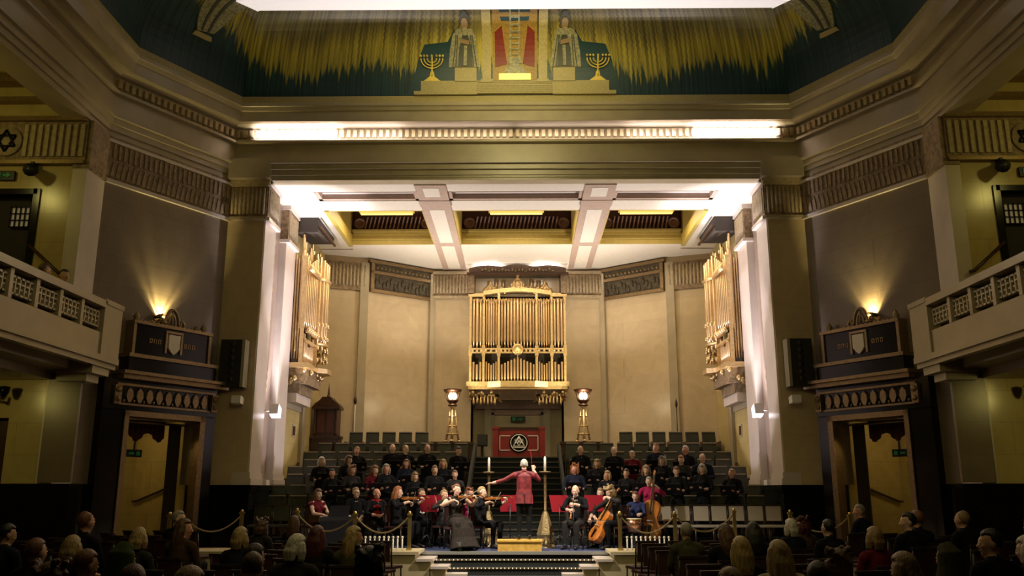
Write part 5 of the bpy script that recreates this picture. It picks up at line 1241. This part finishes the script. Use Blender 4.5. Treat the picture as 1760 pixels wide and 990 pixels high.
def violinist(label, key, loc, rz, scale, st_, hc, top, bot, fem=1, gown=0, bare=0, skin=SKIN2, vlab='', seat=True, accent=None):
    J = sit(**VP); J.update(fem=fem, gown=gown, bare=bare)
    if not fem: J['jacket'] = 2
    o = person(label, key, J, loc, rz, scale, st_, hc, top, bot, skin, accent, vox=.012)
    violin(frame(o, (.06, -.03, 1.07), (.42, -.88, .02), (-.2, 0, 1)), 'violin under the chin of the '+vlab)
    bow(pt(o, -.14, -.45, .99), pt(o, .40, -.22, 1.22), 'violin bow in the hand of the '+vlab)
    if seat: seat_for(loc[0]-.0*math.sin(rz), loc[1], loc[2], rz, 'dark chair under the '+vlab)
    return o
violinist('dark-gowned woman violinist with bare arms and auburn hair seated left of the podium', 'vgown', (-1.28, 19.65, ZS), .45, 1.04, 'bun', 'auburn', GOWN, GOWN, 1, 2, 1, SKIN2, 'woman in the long dark gown')
violinist('blonde woman violinist in black seated close to the conductor on the left', 'vblk', (-.74, 20.15, ZS), .95, 1.0, 'short', 'blonde', BLK, BLK, 1, 0, 0, SKIN2, 'blonde violinist near the conductor')
violinist('red long-haired woman violinist seated at the left of the strings', 'vred', (-2.62, 20.1, ZS), 1.2, 1.0, 'long', 'red', BLK, BLK, 1, 0, 0, SKIN2, 'red long-haired woman')
violinist('dark-haired man violinist with white cuffs behind the red-haired woman', 'vman', (-2.2, 21.0, ZS), .8, .97, 'short', 'brown', BLK, BLK, 0, 0, 0, SKIN, 'dark-haired man behind the red-haired woman', accent=WHITEC)
violinist('sandy-haired violinist half hidden behind the gowned woman', 'vback', (-1.62, 20.45, ZS), .6, .95, 'short', 'sandy', CHAR, BLK, 1, 0, 0, SKIN, 'sandy-haired player behind the gowned woman')
violinist('auburn-haired violinist in magenta seated behind the blonde violinist', 'vaub', (-1.06, 20.95, ZS), .5, .97, 'curly', 'auburn', MAGENTA, BLK, 1, 0, 0, SKIN3, 'auburn-haired player in magenta')
# keyboard player, dark-glasses man, bald man with red tie
J = sit(fem=1, jacket=0, bare=1, el=[(.22, -.10, .77), (-.22, -.10, .77)], wr=[(.13, -.36, .74), (-.13, -.36, .74)], hdir=[(0, -1, -.1), (0, -1, -.1)], hnor=[(0, 0, -1), (0, 0, -1)], pitch=.15)
o = person('long brown-haired woman in a maroon sleeveless dress seated at the black keyboard', 'keys', J, (-4.45, 20.25, ZS), .95, .96, 'long', 'brown', MAROON, BLK, SKIN2, vox=.012)
seat_for(-4.45, 20.25, ZS, .95, 'dark chair under the keyboard player')
t = thing('digital_piano', 'black keyboard on a stand before the woman in maroon', 'keyboard', (-4.02, 19.93, ZS), .95); M = WM[t.name]; xf = lambda a, b2, c: tuple(M @ V((a, b2, c)))
part('case', MB(xf).box(-.55, .55, -.16, .16, .60, .68), BLACKM, t); part('white_keys', MB(xf).box(-.52, .52, .0, .15, .68, .692), PAPER, t); part('end_cheek', MB(xf).box(-.58, -.54, -.17, .17, .58, .72).box(.54, .58, -.17, .17, .58, .72), DKWOOD, t)
part('music_rest', MB(xf).prism([(-.16, .68), (-.145, .68), (-.20, .92), (-.215, .92)], -.3, .3, 'x'), BLACKM, t)
for q in range(25): part('black_key', MB(xf).box(-.5+q*.041, -.484+q*.041, .0, .09, .692, .70), BLACKM, t)
for q in (-.4, .4): part('leg', MB(xf).tube([(q, -.15, 0), (q, .13, .6)], .02, 6).tube([(q, .15, 0), (q, -.13, .6)], .02, 6), BLACKM, t)
part('front_drape', MB(xf).box(-.55, .55, -.17, -.155, .05, .6), BLK, t)
J = sit(jacket=1, yaw=.5); o = person('sandy-haired player with dark glasses in black seated behind the keyboard', 'glass', J, (-3.72, 20.9, ZS), .3, .99, 'short', 'sandy', BLK, BLK, SKIN2, vox=.012); glasses(o, J)
seat_for(-3.72, 20.9, ZS, .3, 'dark chair under the player with dark glasses')
J = sit(jacket=2, el=[(.25, -.06, .76), (-.25, -.06, .76)], wr=[(.07, -.27, .72), (-.07, -.27, .72)], hdir=[(-.8, -.5, .1), (.8, -.5, .1)], hnor=[(0, .3, -1), (0, .3, -1)], curl=.8, yaw=.5)
o = person('bald man in black suit and red tie with clasped hands, waiting left of the strings', 'bald', J, (-3.16, 20.45, ZS), .4, .97, 'bald', 'grey', BLK, BLK, SKIN3, REDTIE, vox=.012)
seat_for(-3.16, 20.45, ZS, .4, 'dark chair under the bald man with red tie')
# conductor
J = stand(jacket=1, el=[(.45, -.10, 1.27), (-.34, -.08, 1.28)], wr=[(.70, -.20, 1.21), (-.22, -.20, 1.50)], hdir=[(.85, -.5, .0), (.05, -.15, 1)], hnor=[(0, .1, -1), (.2, -1, 0)], curl=[.25, .7], pitch=.05, hip=.10)
con = person('conductor in a burgundy brocade jacket with baton raised, back to the hall', 'conductor', J, (.20, 19.42, ZS+.22), PI+.05, .975, 'receding', 'white', BROCADE, BLK, SKIN2, WHITEC, vox=.011)
g = MB(); M = WM[con.name]; xf = lambda a, b2, c: tuple(M @ V((a, b2, c)))
g = MB(xf).tube([(0, .0, 1.0), (0, 0, .90), (0, .01, .76)], [(.178, .128), (.195, .14), (.20, .145)], 16, False, flat=(1, 0, 0)); part('jacket_skirt', g, BROCADE, con)
part('jacket_vent', MB(xf).box(-.004, .004, .13, .155, .77, .98), BLK, con)
bt = thing('baton', 'white conducting baton raised in the right hand of the conductor', 'baton', pt(con, -.22, -.24, 1.6))
part('shaft', MB().tube([pt(con, -.20, -.23, 1.55), pt(con, -.16, -.24, 1.95)], [.008, .004], 6), REDTIE, bt); part('handle', MB().ell(pt(con, -.205, -.23, 1.54), (.014, .014, .03), 7, 5), DKWOOD, bt)
# oboist
J = sit(jacket=1, sh=[(.185, .0, 1.01), (-.185, .0, 1.01)], nk=(0, 0, 1.06), hd=(0, -.05, 1.19), el=[(.27, -.12, .84), (-.27, -.12, .82)], wr=[(.06, -.30, .92), (-.05, -.34, .80)], hdir=[(-.8, -.5, .1), (.8, -.5, .1)], hnor=[(.2, .6, -.4), (-.2, .6, -.4)], curl=.8, pitch=.3)
ob = person('bald man in black playing an oboe, seated right of the conductor', 'oboe', J, (1.36, 20.05, ZS), -.35, 1.03, 'bald', 'grey', BLK, CHAR, SKIN2, vox=.012)
seat_for(1.36, 20.05, ZS, -.35, 'dark chair under the bald oboist')
t = thing('oboe', 'dark reddish oboe at the lips of the bald man', 'oboe', pt(ob, 0, -.2, 1.0)); M = WM[ob.name]; xf = lambda a, b2, c: tuple(M @ V((a, b2, c)))
part('reed', MB(xf).tube([(0, -.155, 1.105), (0, -.19, 1.07)], .004, 5), PAPER, t); part('body', MB(xf).tube([(0, -.19, 1.07), (0, -.38, .74), (0, -.42, .66), (0, -.44, .62)], [.012, .016, .02, .036], 9), VIOLIN, t)
for k in range(7): part('key', MB(xf).ell((.0, -.225-.022*k, 1.03-.038*k), (.014, .012, .008), 6, 4), BRASS, t)
# cellist
J = sit(fem=1, jacket=0, gown=0, kn=[(.24, -.40, .54), (-.24, -.40, .54)], an=[(.22, -.36, .085), (-.22, -.36, .085)], toe=[(.26, -.55, .035), (-.26, -.55, .035)], nk=(0, -.06, 1.05), hd=(.0, -.13, 1.18), sh=[(.185, -.05, 1.0), (-.185, -.05, 1.0)], ch=(0, .01, .86),
        el=[(.36, -.20, .98), (-.36, -.28, .82)], wr=[(.14, -.32, 1.08), (-.26, -.50, .64)], hdir=[(-.8, -.2, -.1), (.6, -.5, -.5)], hnor=[(0, .5, -.5), (.3, .3, -.8)], curl=.7, pitch=.5)
ce = person('auburn-haired cellist in black bending over the cello on the right', 'cello', J, (2.22, 19.95, ZS), -1.05, 1.02, 'curly', 'sandy', CHAR, BLK, SKIN2, vox=.012)
seat_for(2.22, 19.95, ZS, -1.05, 'dark chair under the cellist')
def big_fiddle(name, label, M, L, wd, th):
    t = bpy.data.objects.new(name, None); COL.objects.link(t); t.matrix_world = M; WM[t.name] = M; tag(t, label, name.replace('_', ' '))
    xf = lambda a, b2, c: tuple(M @ V((a, b2, c)))
    o0 = [(0, .5), (.06, .86), (.2, 1), (.34, .9), (.45, .66), (.55, .60), (.64, .66), (.75, .78), (.88, .74), (.96, .5), (1, .2)]
    poly = [(x*L, w*wd) for x, w in o0]+[(x*L, -w*wd) for x, w in reversed(o0)]
    inn = [(x*.9+L*.05, w*.86) for x, w in poly]
    m = MB(xf); n = len(poly)
    rows = [[(x, w, -th*.62) for x, w in inn], [(x, w, -th/2) for x, w in poly], [(x, w, th/2) for x, w in poly], [(x, w, th*.66) for x, w in inn]]
    vs = sum(rows, []); fs = [(r*n+i, r*n+(i+1) % n, (r+1)*n+(i+1) % n, (r+1)*n+i) for r in range(3) for i in range(n)]+[tuple(range(n)), tuple(range(4*n-1, 3*n-1, -1))]
    m.add(vs, fs); part('body', m, mat('amber_varnish', (.46, .15, .025), .2, noise=.4, nscale=4), t)
    part('fingerboard', MB(xf).box(L*.62, L*1.62, -wd*.09, wd*.09, th*.8, th*.95), BLKM, t); part('neck', MB(xf).tube([(L*.97, 0, th*.5), (L*1.62, 0, th*.7), (L*1.74, 0, th*.5), (L*1.72, 0, th*.2)], [wd*.13, wd*.1, wd*.1, wd*.09], 8), VIOLIN, t)
    part('bridge', MB(xf).box(L*.44, L*.455, -wd*.24, wd*.24, th*.5, th*1.1), JAMB, t); part('tailpiece', MB(xf).prism([(L*.08, -wd*.1), (L*.34, -wd*.16), (L*.34, wd*.16), (L*.08, wd*.1)], th*.72, th*.82, 'z'), BLKM, t)
    part('endpin', MB(xf).tube([(0, 0, 0), (-L*.22, 0, 0)], .008, 6), BLACKM, t)
    for s in (-1, 1):
        part('sound_hole', MB(xf).tube([(L*.38, s*wd*.3, th*.64), (L*.45, s*wd*.34, th*.66), (L*.52, s*wd*.30, th*.64)], .008, 5), BLKM, t)
        part('tuning_peg', MB(xf).tube([(L*1.68, 0, th*.55), (L*1.68, s*wd*.35, th*.55)], .009, 5), BLKM, t)
    for k in range(4): part('string', MB(xf).tube([(L*.3, (k-1.5)*wd*.06, th*.86), (L*.448, (k-1.5)*wd*.1, th*1.12), (L*1.62, (k-1.5)*wd*.04, th*.98)], .0018, 4), BRASS, t)
    return t
big_fiddle('cello', 'amber varnished cello leaning diagonally against the cellist', frame(ce, (.02, -.62, .16), (.06, .56, .84), (0, -1, .4)), .74, .215, .12)
bow(pt(ce, -.32, -.58, .60), pt(ce, .36, -.52, .60), 'cello bow across the strings of the amber cello')
J = sit(jacket=1, pitch=.15); o = person('sandy-haired man in black half hidden behind the cellist', 'hidden', J, (1.98, 20.95, ZS), -.2, .98, 'short', 'sandy', BLK, BLK, SKIN2, vox=.014)
seat_for(1.98, 20.95, ZS, -.2, 'dark chair under the man behind the cellist')
# double bass player
J = stand(fem=1, jacket=0, bare=0, el=[(.40, -.10, 1.28), (-.32, -.15, 1.14)], wr=[(.20, -.24, 1.50), (-.22, -.46, 1.02)], hdir=[(-.6, -.5, .4), (.5, -.6, -.4)], hnor=[(0, .4, -.5), (.3, .3, -.8)], curl=.7, pitch=.12, yaw=-.1)
ba = person('grey-haired double bass player in a magenta shirt with one arm raised', 'bass', J, (3.12, 20.95, ZS), -.25, .90, 'short', 'grey', MAGENTA, BLK, SKIN2, vox=.012)
big_fiddle('double_bass', 'dark double bass held by the player in magenta', frame(ba, (.02, -.62, .17), (.10, .25, .96), (0, -1, .3)), 1.0, .30, .18)
J = sit(fem=1, jacket=0, pitch=.2, el=[(.24, -.12, .78), (-.24, -.12, .78)], wr=[(.14, -.36, .80), (-.14, -.36, .80)], hdir=[(0, -1, 0), (0, -1, 0)], hnor=[(0, 0, -1), (0, 0, -1)], curl=.8)
o = person('young dark-haired drummer in blue sitting behind the copper drum', 'drummer', J, (2.72, 20.35, ZS), -.3, .92, 'short', 'brown', BLUEC, BLUEC, SKIN2, vox=.012)
seat_for(2.72, 20.35, ZS, -.3, 'dark chair under the drummer')
t = thing('drum', 'small copper drum on a dark stand between the brass posts', 'drum', (2.60, 19.75, ZS))
part('shell', MB().lathe([(.08, 0), (.13, .04), (.155, .16), (.16, .3)], 16, (2.60, 19.75, ZS+.34)), COPPER, t); part('drumhead', MB().lathe([(.158, 0), (.158, .012)], 16, (2.60, 19.75, ZS+.64)), PAPER, t)
part('hoop', MB().tube([(2.60+.165*math.cos(2*PI*k/18), 19.75+.165*math.sin(2*PI*k/18), ZS+.63) for k in range(19)], .012, 6, False), BRASS, t)
for k in range(3):
    a = 2*PI*k/3; part('leg', MB().tube([(2.6+.08*math.cos(a), 19.75+.08*math.sin(a), ZS+.36), (2.6+.2*math.cos(a), 19.75+.2*math.sin(a), ZS+.01)], .012, 6), BLACKM, t)
t = thing('microphone_stand', 'thin black microphone stand right of the conductor', 'stand', (1.25, 19.3, ZS))
part('pole', MB().tube([(1.25, 19.3, ZS+.05), (1.25, 19.3, ZS+1.0)], .010, 6), BLACKM, t); part('microphone', MB().tube([(1.25, 19.3, ZS+1.0), (1.22, 19.36, ZS+1.08)], [.012, .02], 7), BLACKM, t)
for k in range(3):
    a = 2*PI*k/3; part('leg', MB().tube([(1.25, 19.3, ZS+.12), (1.25+.2*math.cos(a), 19.3+.2*math.sin(a), ZS+.012)], .008, 5), BLACKM, t)

# --- audience, seen from behind
AU = [ # x, y, floor, scale, pose, hair style, colour, top, words
 (-4.35, 8.4, 0, 1.02, 0, 'short', 'auburn', CHAR, 'large auburn-haired man in charcoal in the near left audience'),
 (-4.47, 9.3, 0, 1.0, 1, 'bob', 'blonde', BLK, 'blonde person in black left of the green coat, left audience'),
 (-4.98, 10.6, .17, 1.04, 0, 'receding', 'auburn', BLK, 'balding reddish-haired man in a dark suit before the left portal'),
 (-3.30, 7.2, 0, 1.0, 2, 'short', 'auburn', NAVY, 'small auburn-haired person in navy left of the green coat'),
 (-3.13, 7.5, 0, 1.02, 0, 'hood', GREENC, GREENC, 'person in a green hooded coat, left audience'),
 (-4.51, 11.0, 0, 1.01, 1, 'bob', 'blonde', CHAR, 'blonde bob-haired woman left of the dark suited man in profile'),
 (-5.5, 9.9, .17, .95, 2, 'short', 'black', NAVY, 'black-haired person in navy at the far left of the audience'),
 (-2.84, 5.8, 0, 1.0, 0, 'curly', 'wine', MAROON, 'wine-haired woman at the lower left edge of the picture'),
 (-2.30, 5.75, 0, 1.0, 1, 'short', 'wine', BLK, 'dark red-haired person in black at the lower left edge'),
 (-1.85, 5.5, 0, 1.0, 2, 'bob', 'sandy', BROWNC, 'sandy-haired woman in brown at the bottom left'),
 (-5.03, 13.6, .17, 1.0, 3, 'short', 'grey', BLK, 'grey-haired man in black turned to the right before the left portal'),
 (-4.45, 12.3, 0, 1.06, 3, 'long', 'brown', BROWNC, 'long brown-haired woman in brown beside the turned grey-haired man'),
 (-3.33, 11.2, 0, 1.01, 0, 'bob', 'blonde', NAVY, 'blonde woman in navy seen square from behind, left audience'),
 (-4.12, 14.8, 0, 1.01, 1, 'curly', 'brown', CHAR, 'curly brown-haired person under the rail post, left audience'),
 (-3.95, 16.3, 0, 1.01, 0, 'long', 'brown', BLK, 'long brown-haired woman in the farthest left audience row'),
 (-2.08, 9.0, 0, 1.02, 2, 'bob', 'white', CHAR, 'white-haired woman with full bob in the middle of the left audience'),
 (-2.40, 11.3, 0, 1.02, 0, 'long', 'wine', BLK, 'dark red long-haired woman in black beside the aisle'),
 (-1.90, 11.1, 0, 1.02, 3, 'long', 'blonde', OLIVE, 'long blonde-haired woman in olive turned right beside the aisle'),
 (-1.02, 7.0, 0, 1.02, 0, 'curly', 'black', BLK, 'black curly-haired person in black at the bottom near the stage wall'),
 (-1.89, 6.9, 0, 1.0, 1, 'short', 'brown', CHAR, 'brown-haired person in charcoal at the bottom left of centre'),
 (-2.20, 8.0, 0, 1.0, 2, 'short', 'dark', BLK, 'dark-haired person in black, bottom left of the white bob'),
 (2.44, 12.7, 0, 1.02, 0, 'short', 'grey', OLIVE, 'grey-haired person in olive coat nearest the aisle, right audience'),
 (2.80, 11.9, 0, 1.02, 1, 'long', 'brown', BLK, 'long brown-haired woman in a black coat beside the olive coat'),
 (2.35, 9.2, 0, 1.0, 0, 'long', 'blonde', BLK, 'long blonde-haired woman in black right of the olive coat'),
 (3.38, 12.7, 0, 1.02, 2, 'long', 'black', NAVY, 'long black-haired woman in navy in the right audience'),
 (2.39, 8.0, 0, 1.02, 0, 'long', 'blonde', CREAM, 'blonde person in cream in the near right audience'),
 (4.34, 14.2, 0, 1.02, 0, 'bob', 'white', NAVY, 'white-blonde woman in navy with a rounded bob, right audience'),
 (4.75, 14.9, 0, 1.02, 1, 'curly', 'wine', BROWNC, 'curly dark red-haired person right of the white-blonde bob'),
 (4.62, 13.3, 0, 1.04, 0, 'short', 'black', BLK, 'broad black-haired man in black in the right audience'),
 (6.25, 16.4, .17, 1.04, 4, 'short', 'grey', NAVY, 'grey-haired man in navy in profile before the right portal'),
 (4.39, 11.0, 0, 1.02, 0, 'bob', 'sandy', MAROON, 'strawberry blonde woman in maroon below the right portal'),
 (5.2, 11.9, .17, 1.01, 4, 'short', 'black', BLK, 'black-haired person in black below the right portal'),
 (5.62, 12.6, .17, 1.02, 0, 'short', 'auburn', BLK, 'auburn-haired man in black below the right portal'),
 (6.15, 12.4, .17, 1.02, 0, 'receding', 'sandy', BLK, 'balding sandy-haired man below the outer side of the right portal'),
 (2.99, 6.85, 0, 1.0, 1, 'bob', 'sandy', CHECK, 'sandy-haired woman in a pale checked top at the lower right'),
 (3.85, 8.0, 0, 1.0, 0, 'hood', OLIVE, OLIVE, 'person in an olive hood, lower right audience'),
 (4.55, 8.6, 0, 1.08, 4, 'short', 'black', BLK, 'black-haired man in black turned left at the far right'),
 (6.3, 11.0, .17, .99, 2, 'short', 'brown', OLIVE, 'brown-haired person in olive at the far right'),
 (7.2, 12.4, .17, 1.02, 0, 'bob', 'sandy', GREENC, 'sandy bob-haired woman in green at the far right edge'),
 (2.76, 7.6, 0, .98, 0, 'curly', 'brown', CREAM, 'curly brown-haired person in a cream scarf, lower right'),
 (5.0, 8.8, 0, 1.02, 1, 'bob', 'white', CHAR, 'white-haired person at the right edge of the picture'),
 (2.21, 6.4, 0, .98, 2, 'short', 'dark', MAROON, 'dark-haired person in maroon at the bottom right of the aisle'),
 (1.48, 5.9, 0, .98, 1, 'short', 'sandy', CHAR, 'sandy-haired person at the bottom beside the right aisle')]
AP = [dict(), dict(yaw=.35, pitch=.1), dict(yaw=-.3, pitch=.2), dict(yaw=-.95), dict(yaw=.95)]
for i, (x, y, z, sc, p, st_, hc, top, words) in enumerate(AU):
    fem = st_ in ('bob', 'long', 'bun') or (st_ == 'curly')
    rz = face(x, y, .1, 24)
    J = sit(fem=1 if fem else 0, jacket=1, **AP[p])
    person(words, 'aud%d%d' % (fem, p), J, (x, y, z), rz, sc, st_, hc, top, CHAR, (SKIN, SKIN2, SKIN3)[i % 3], group='audience', vox=.018)
    seat_for(x, y, z, rz, 'chair under the '+words, 'occupied hall chairs')
for i, (x, y, w) in enumerate(((-9.1, 16.35, 'left of the pair looking over the left gallery parapet, brown-haired'), (-8.95, 16.8, 'right of the pair looking over the left gallery parapet, dark-haired'))):
    person('person %s, in dark clothes' % w, 'aud03' if i else 'aud01', sit(jacket=1, **AP[3 if i else 1]), (x, y-.0, 4.6), face(x, y, 0, 21), 1.13, 'short', 'brown' if i == 0 else 'dark', BLK, CHAR, SKIN, vox=.018)
    seat_for(x, y, 4.6, face(x, y, 0, 19), 'dark chair under the %s person on the left gallery' % ('brown-haired' if i == 0 else 'dark-haired'), 'gallery chairs')
# empty chairs in the side blocks
ORDN = ['first', 'second', 'third', 'fourth', 'fifth', 'sixth', 'seventh', 'eighth', 'ninth', 'tenth', 'eleventh', 'twelfth']
taken = [(a[0], a[1]) for a in AU]; rows = [7.0+.86*k for k in range(12)]
for k, yy in enumerate(rows):
    for s in (-1, 1):
        for j in range(10):
            x = s*(2.3+.56*j)
            if yy > 9.5 and abs(abs(x)-4.8) < .35: continue
            if any(math.hypot(x-a, yy-b2) < .62 for a, b2 in taken): continue
            if abs(x) > 2.2+yy*.42: continue
            z = .17 if (abs(x) > 4.8 and yy > 9.6) else 0
            if abs(x) > 7.25: continue
            seat_for(x, yy, z, face(x, yy, .1, 24), 'empty dark hall chair, %s block, %s row from the stage, %s from the aisle' % (SIDE[s], ORDN[11-k], ORDN[j]), 'empty chairs of the %s block' % SIDE[s])
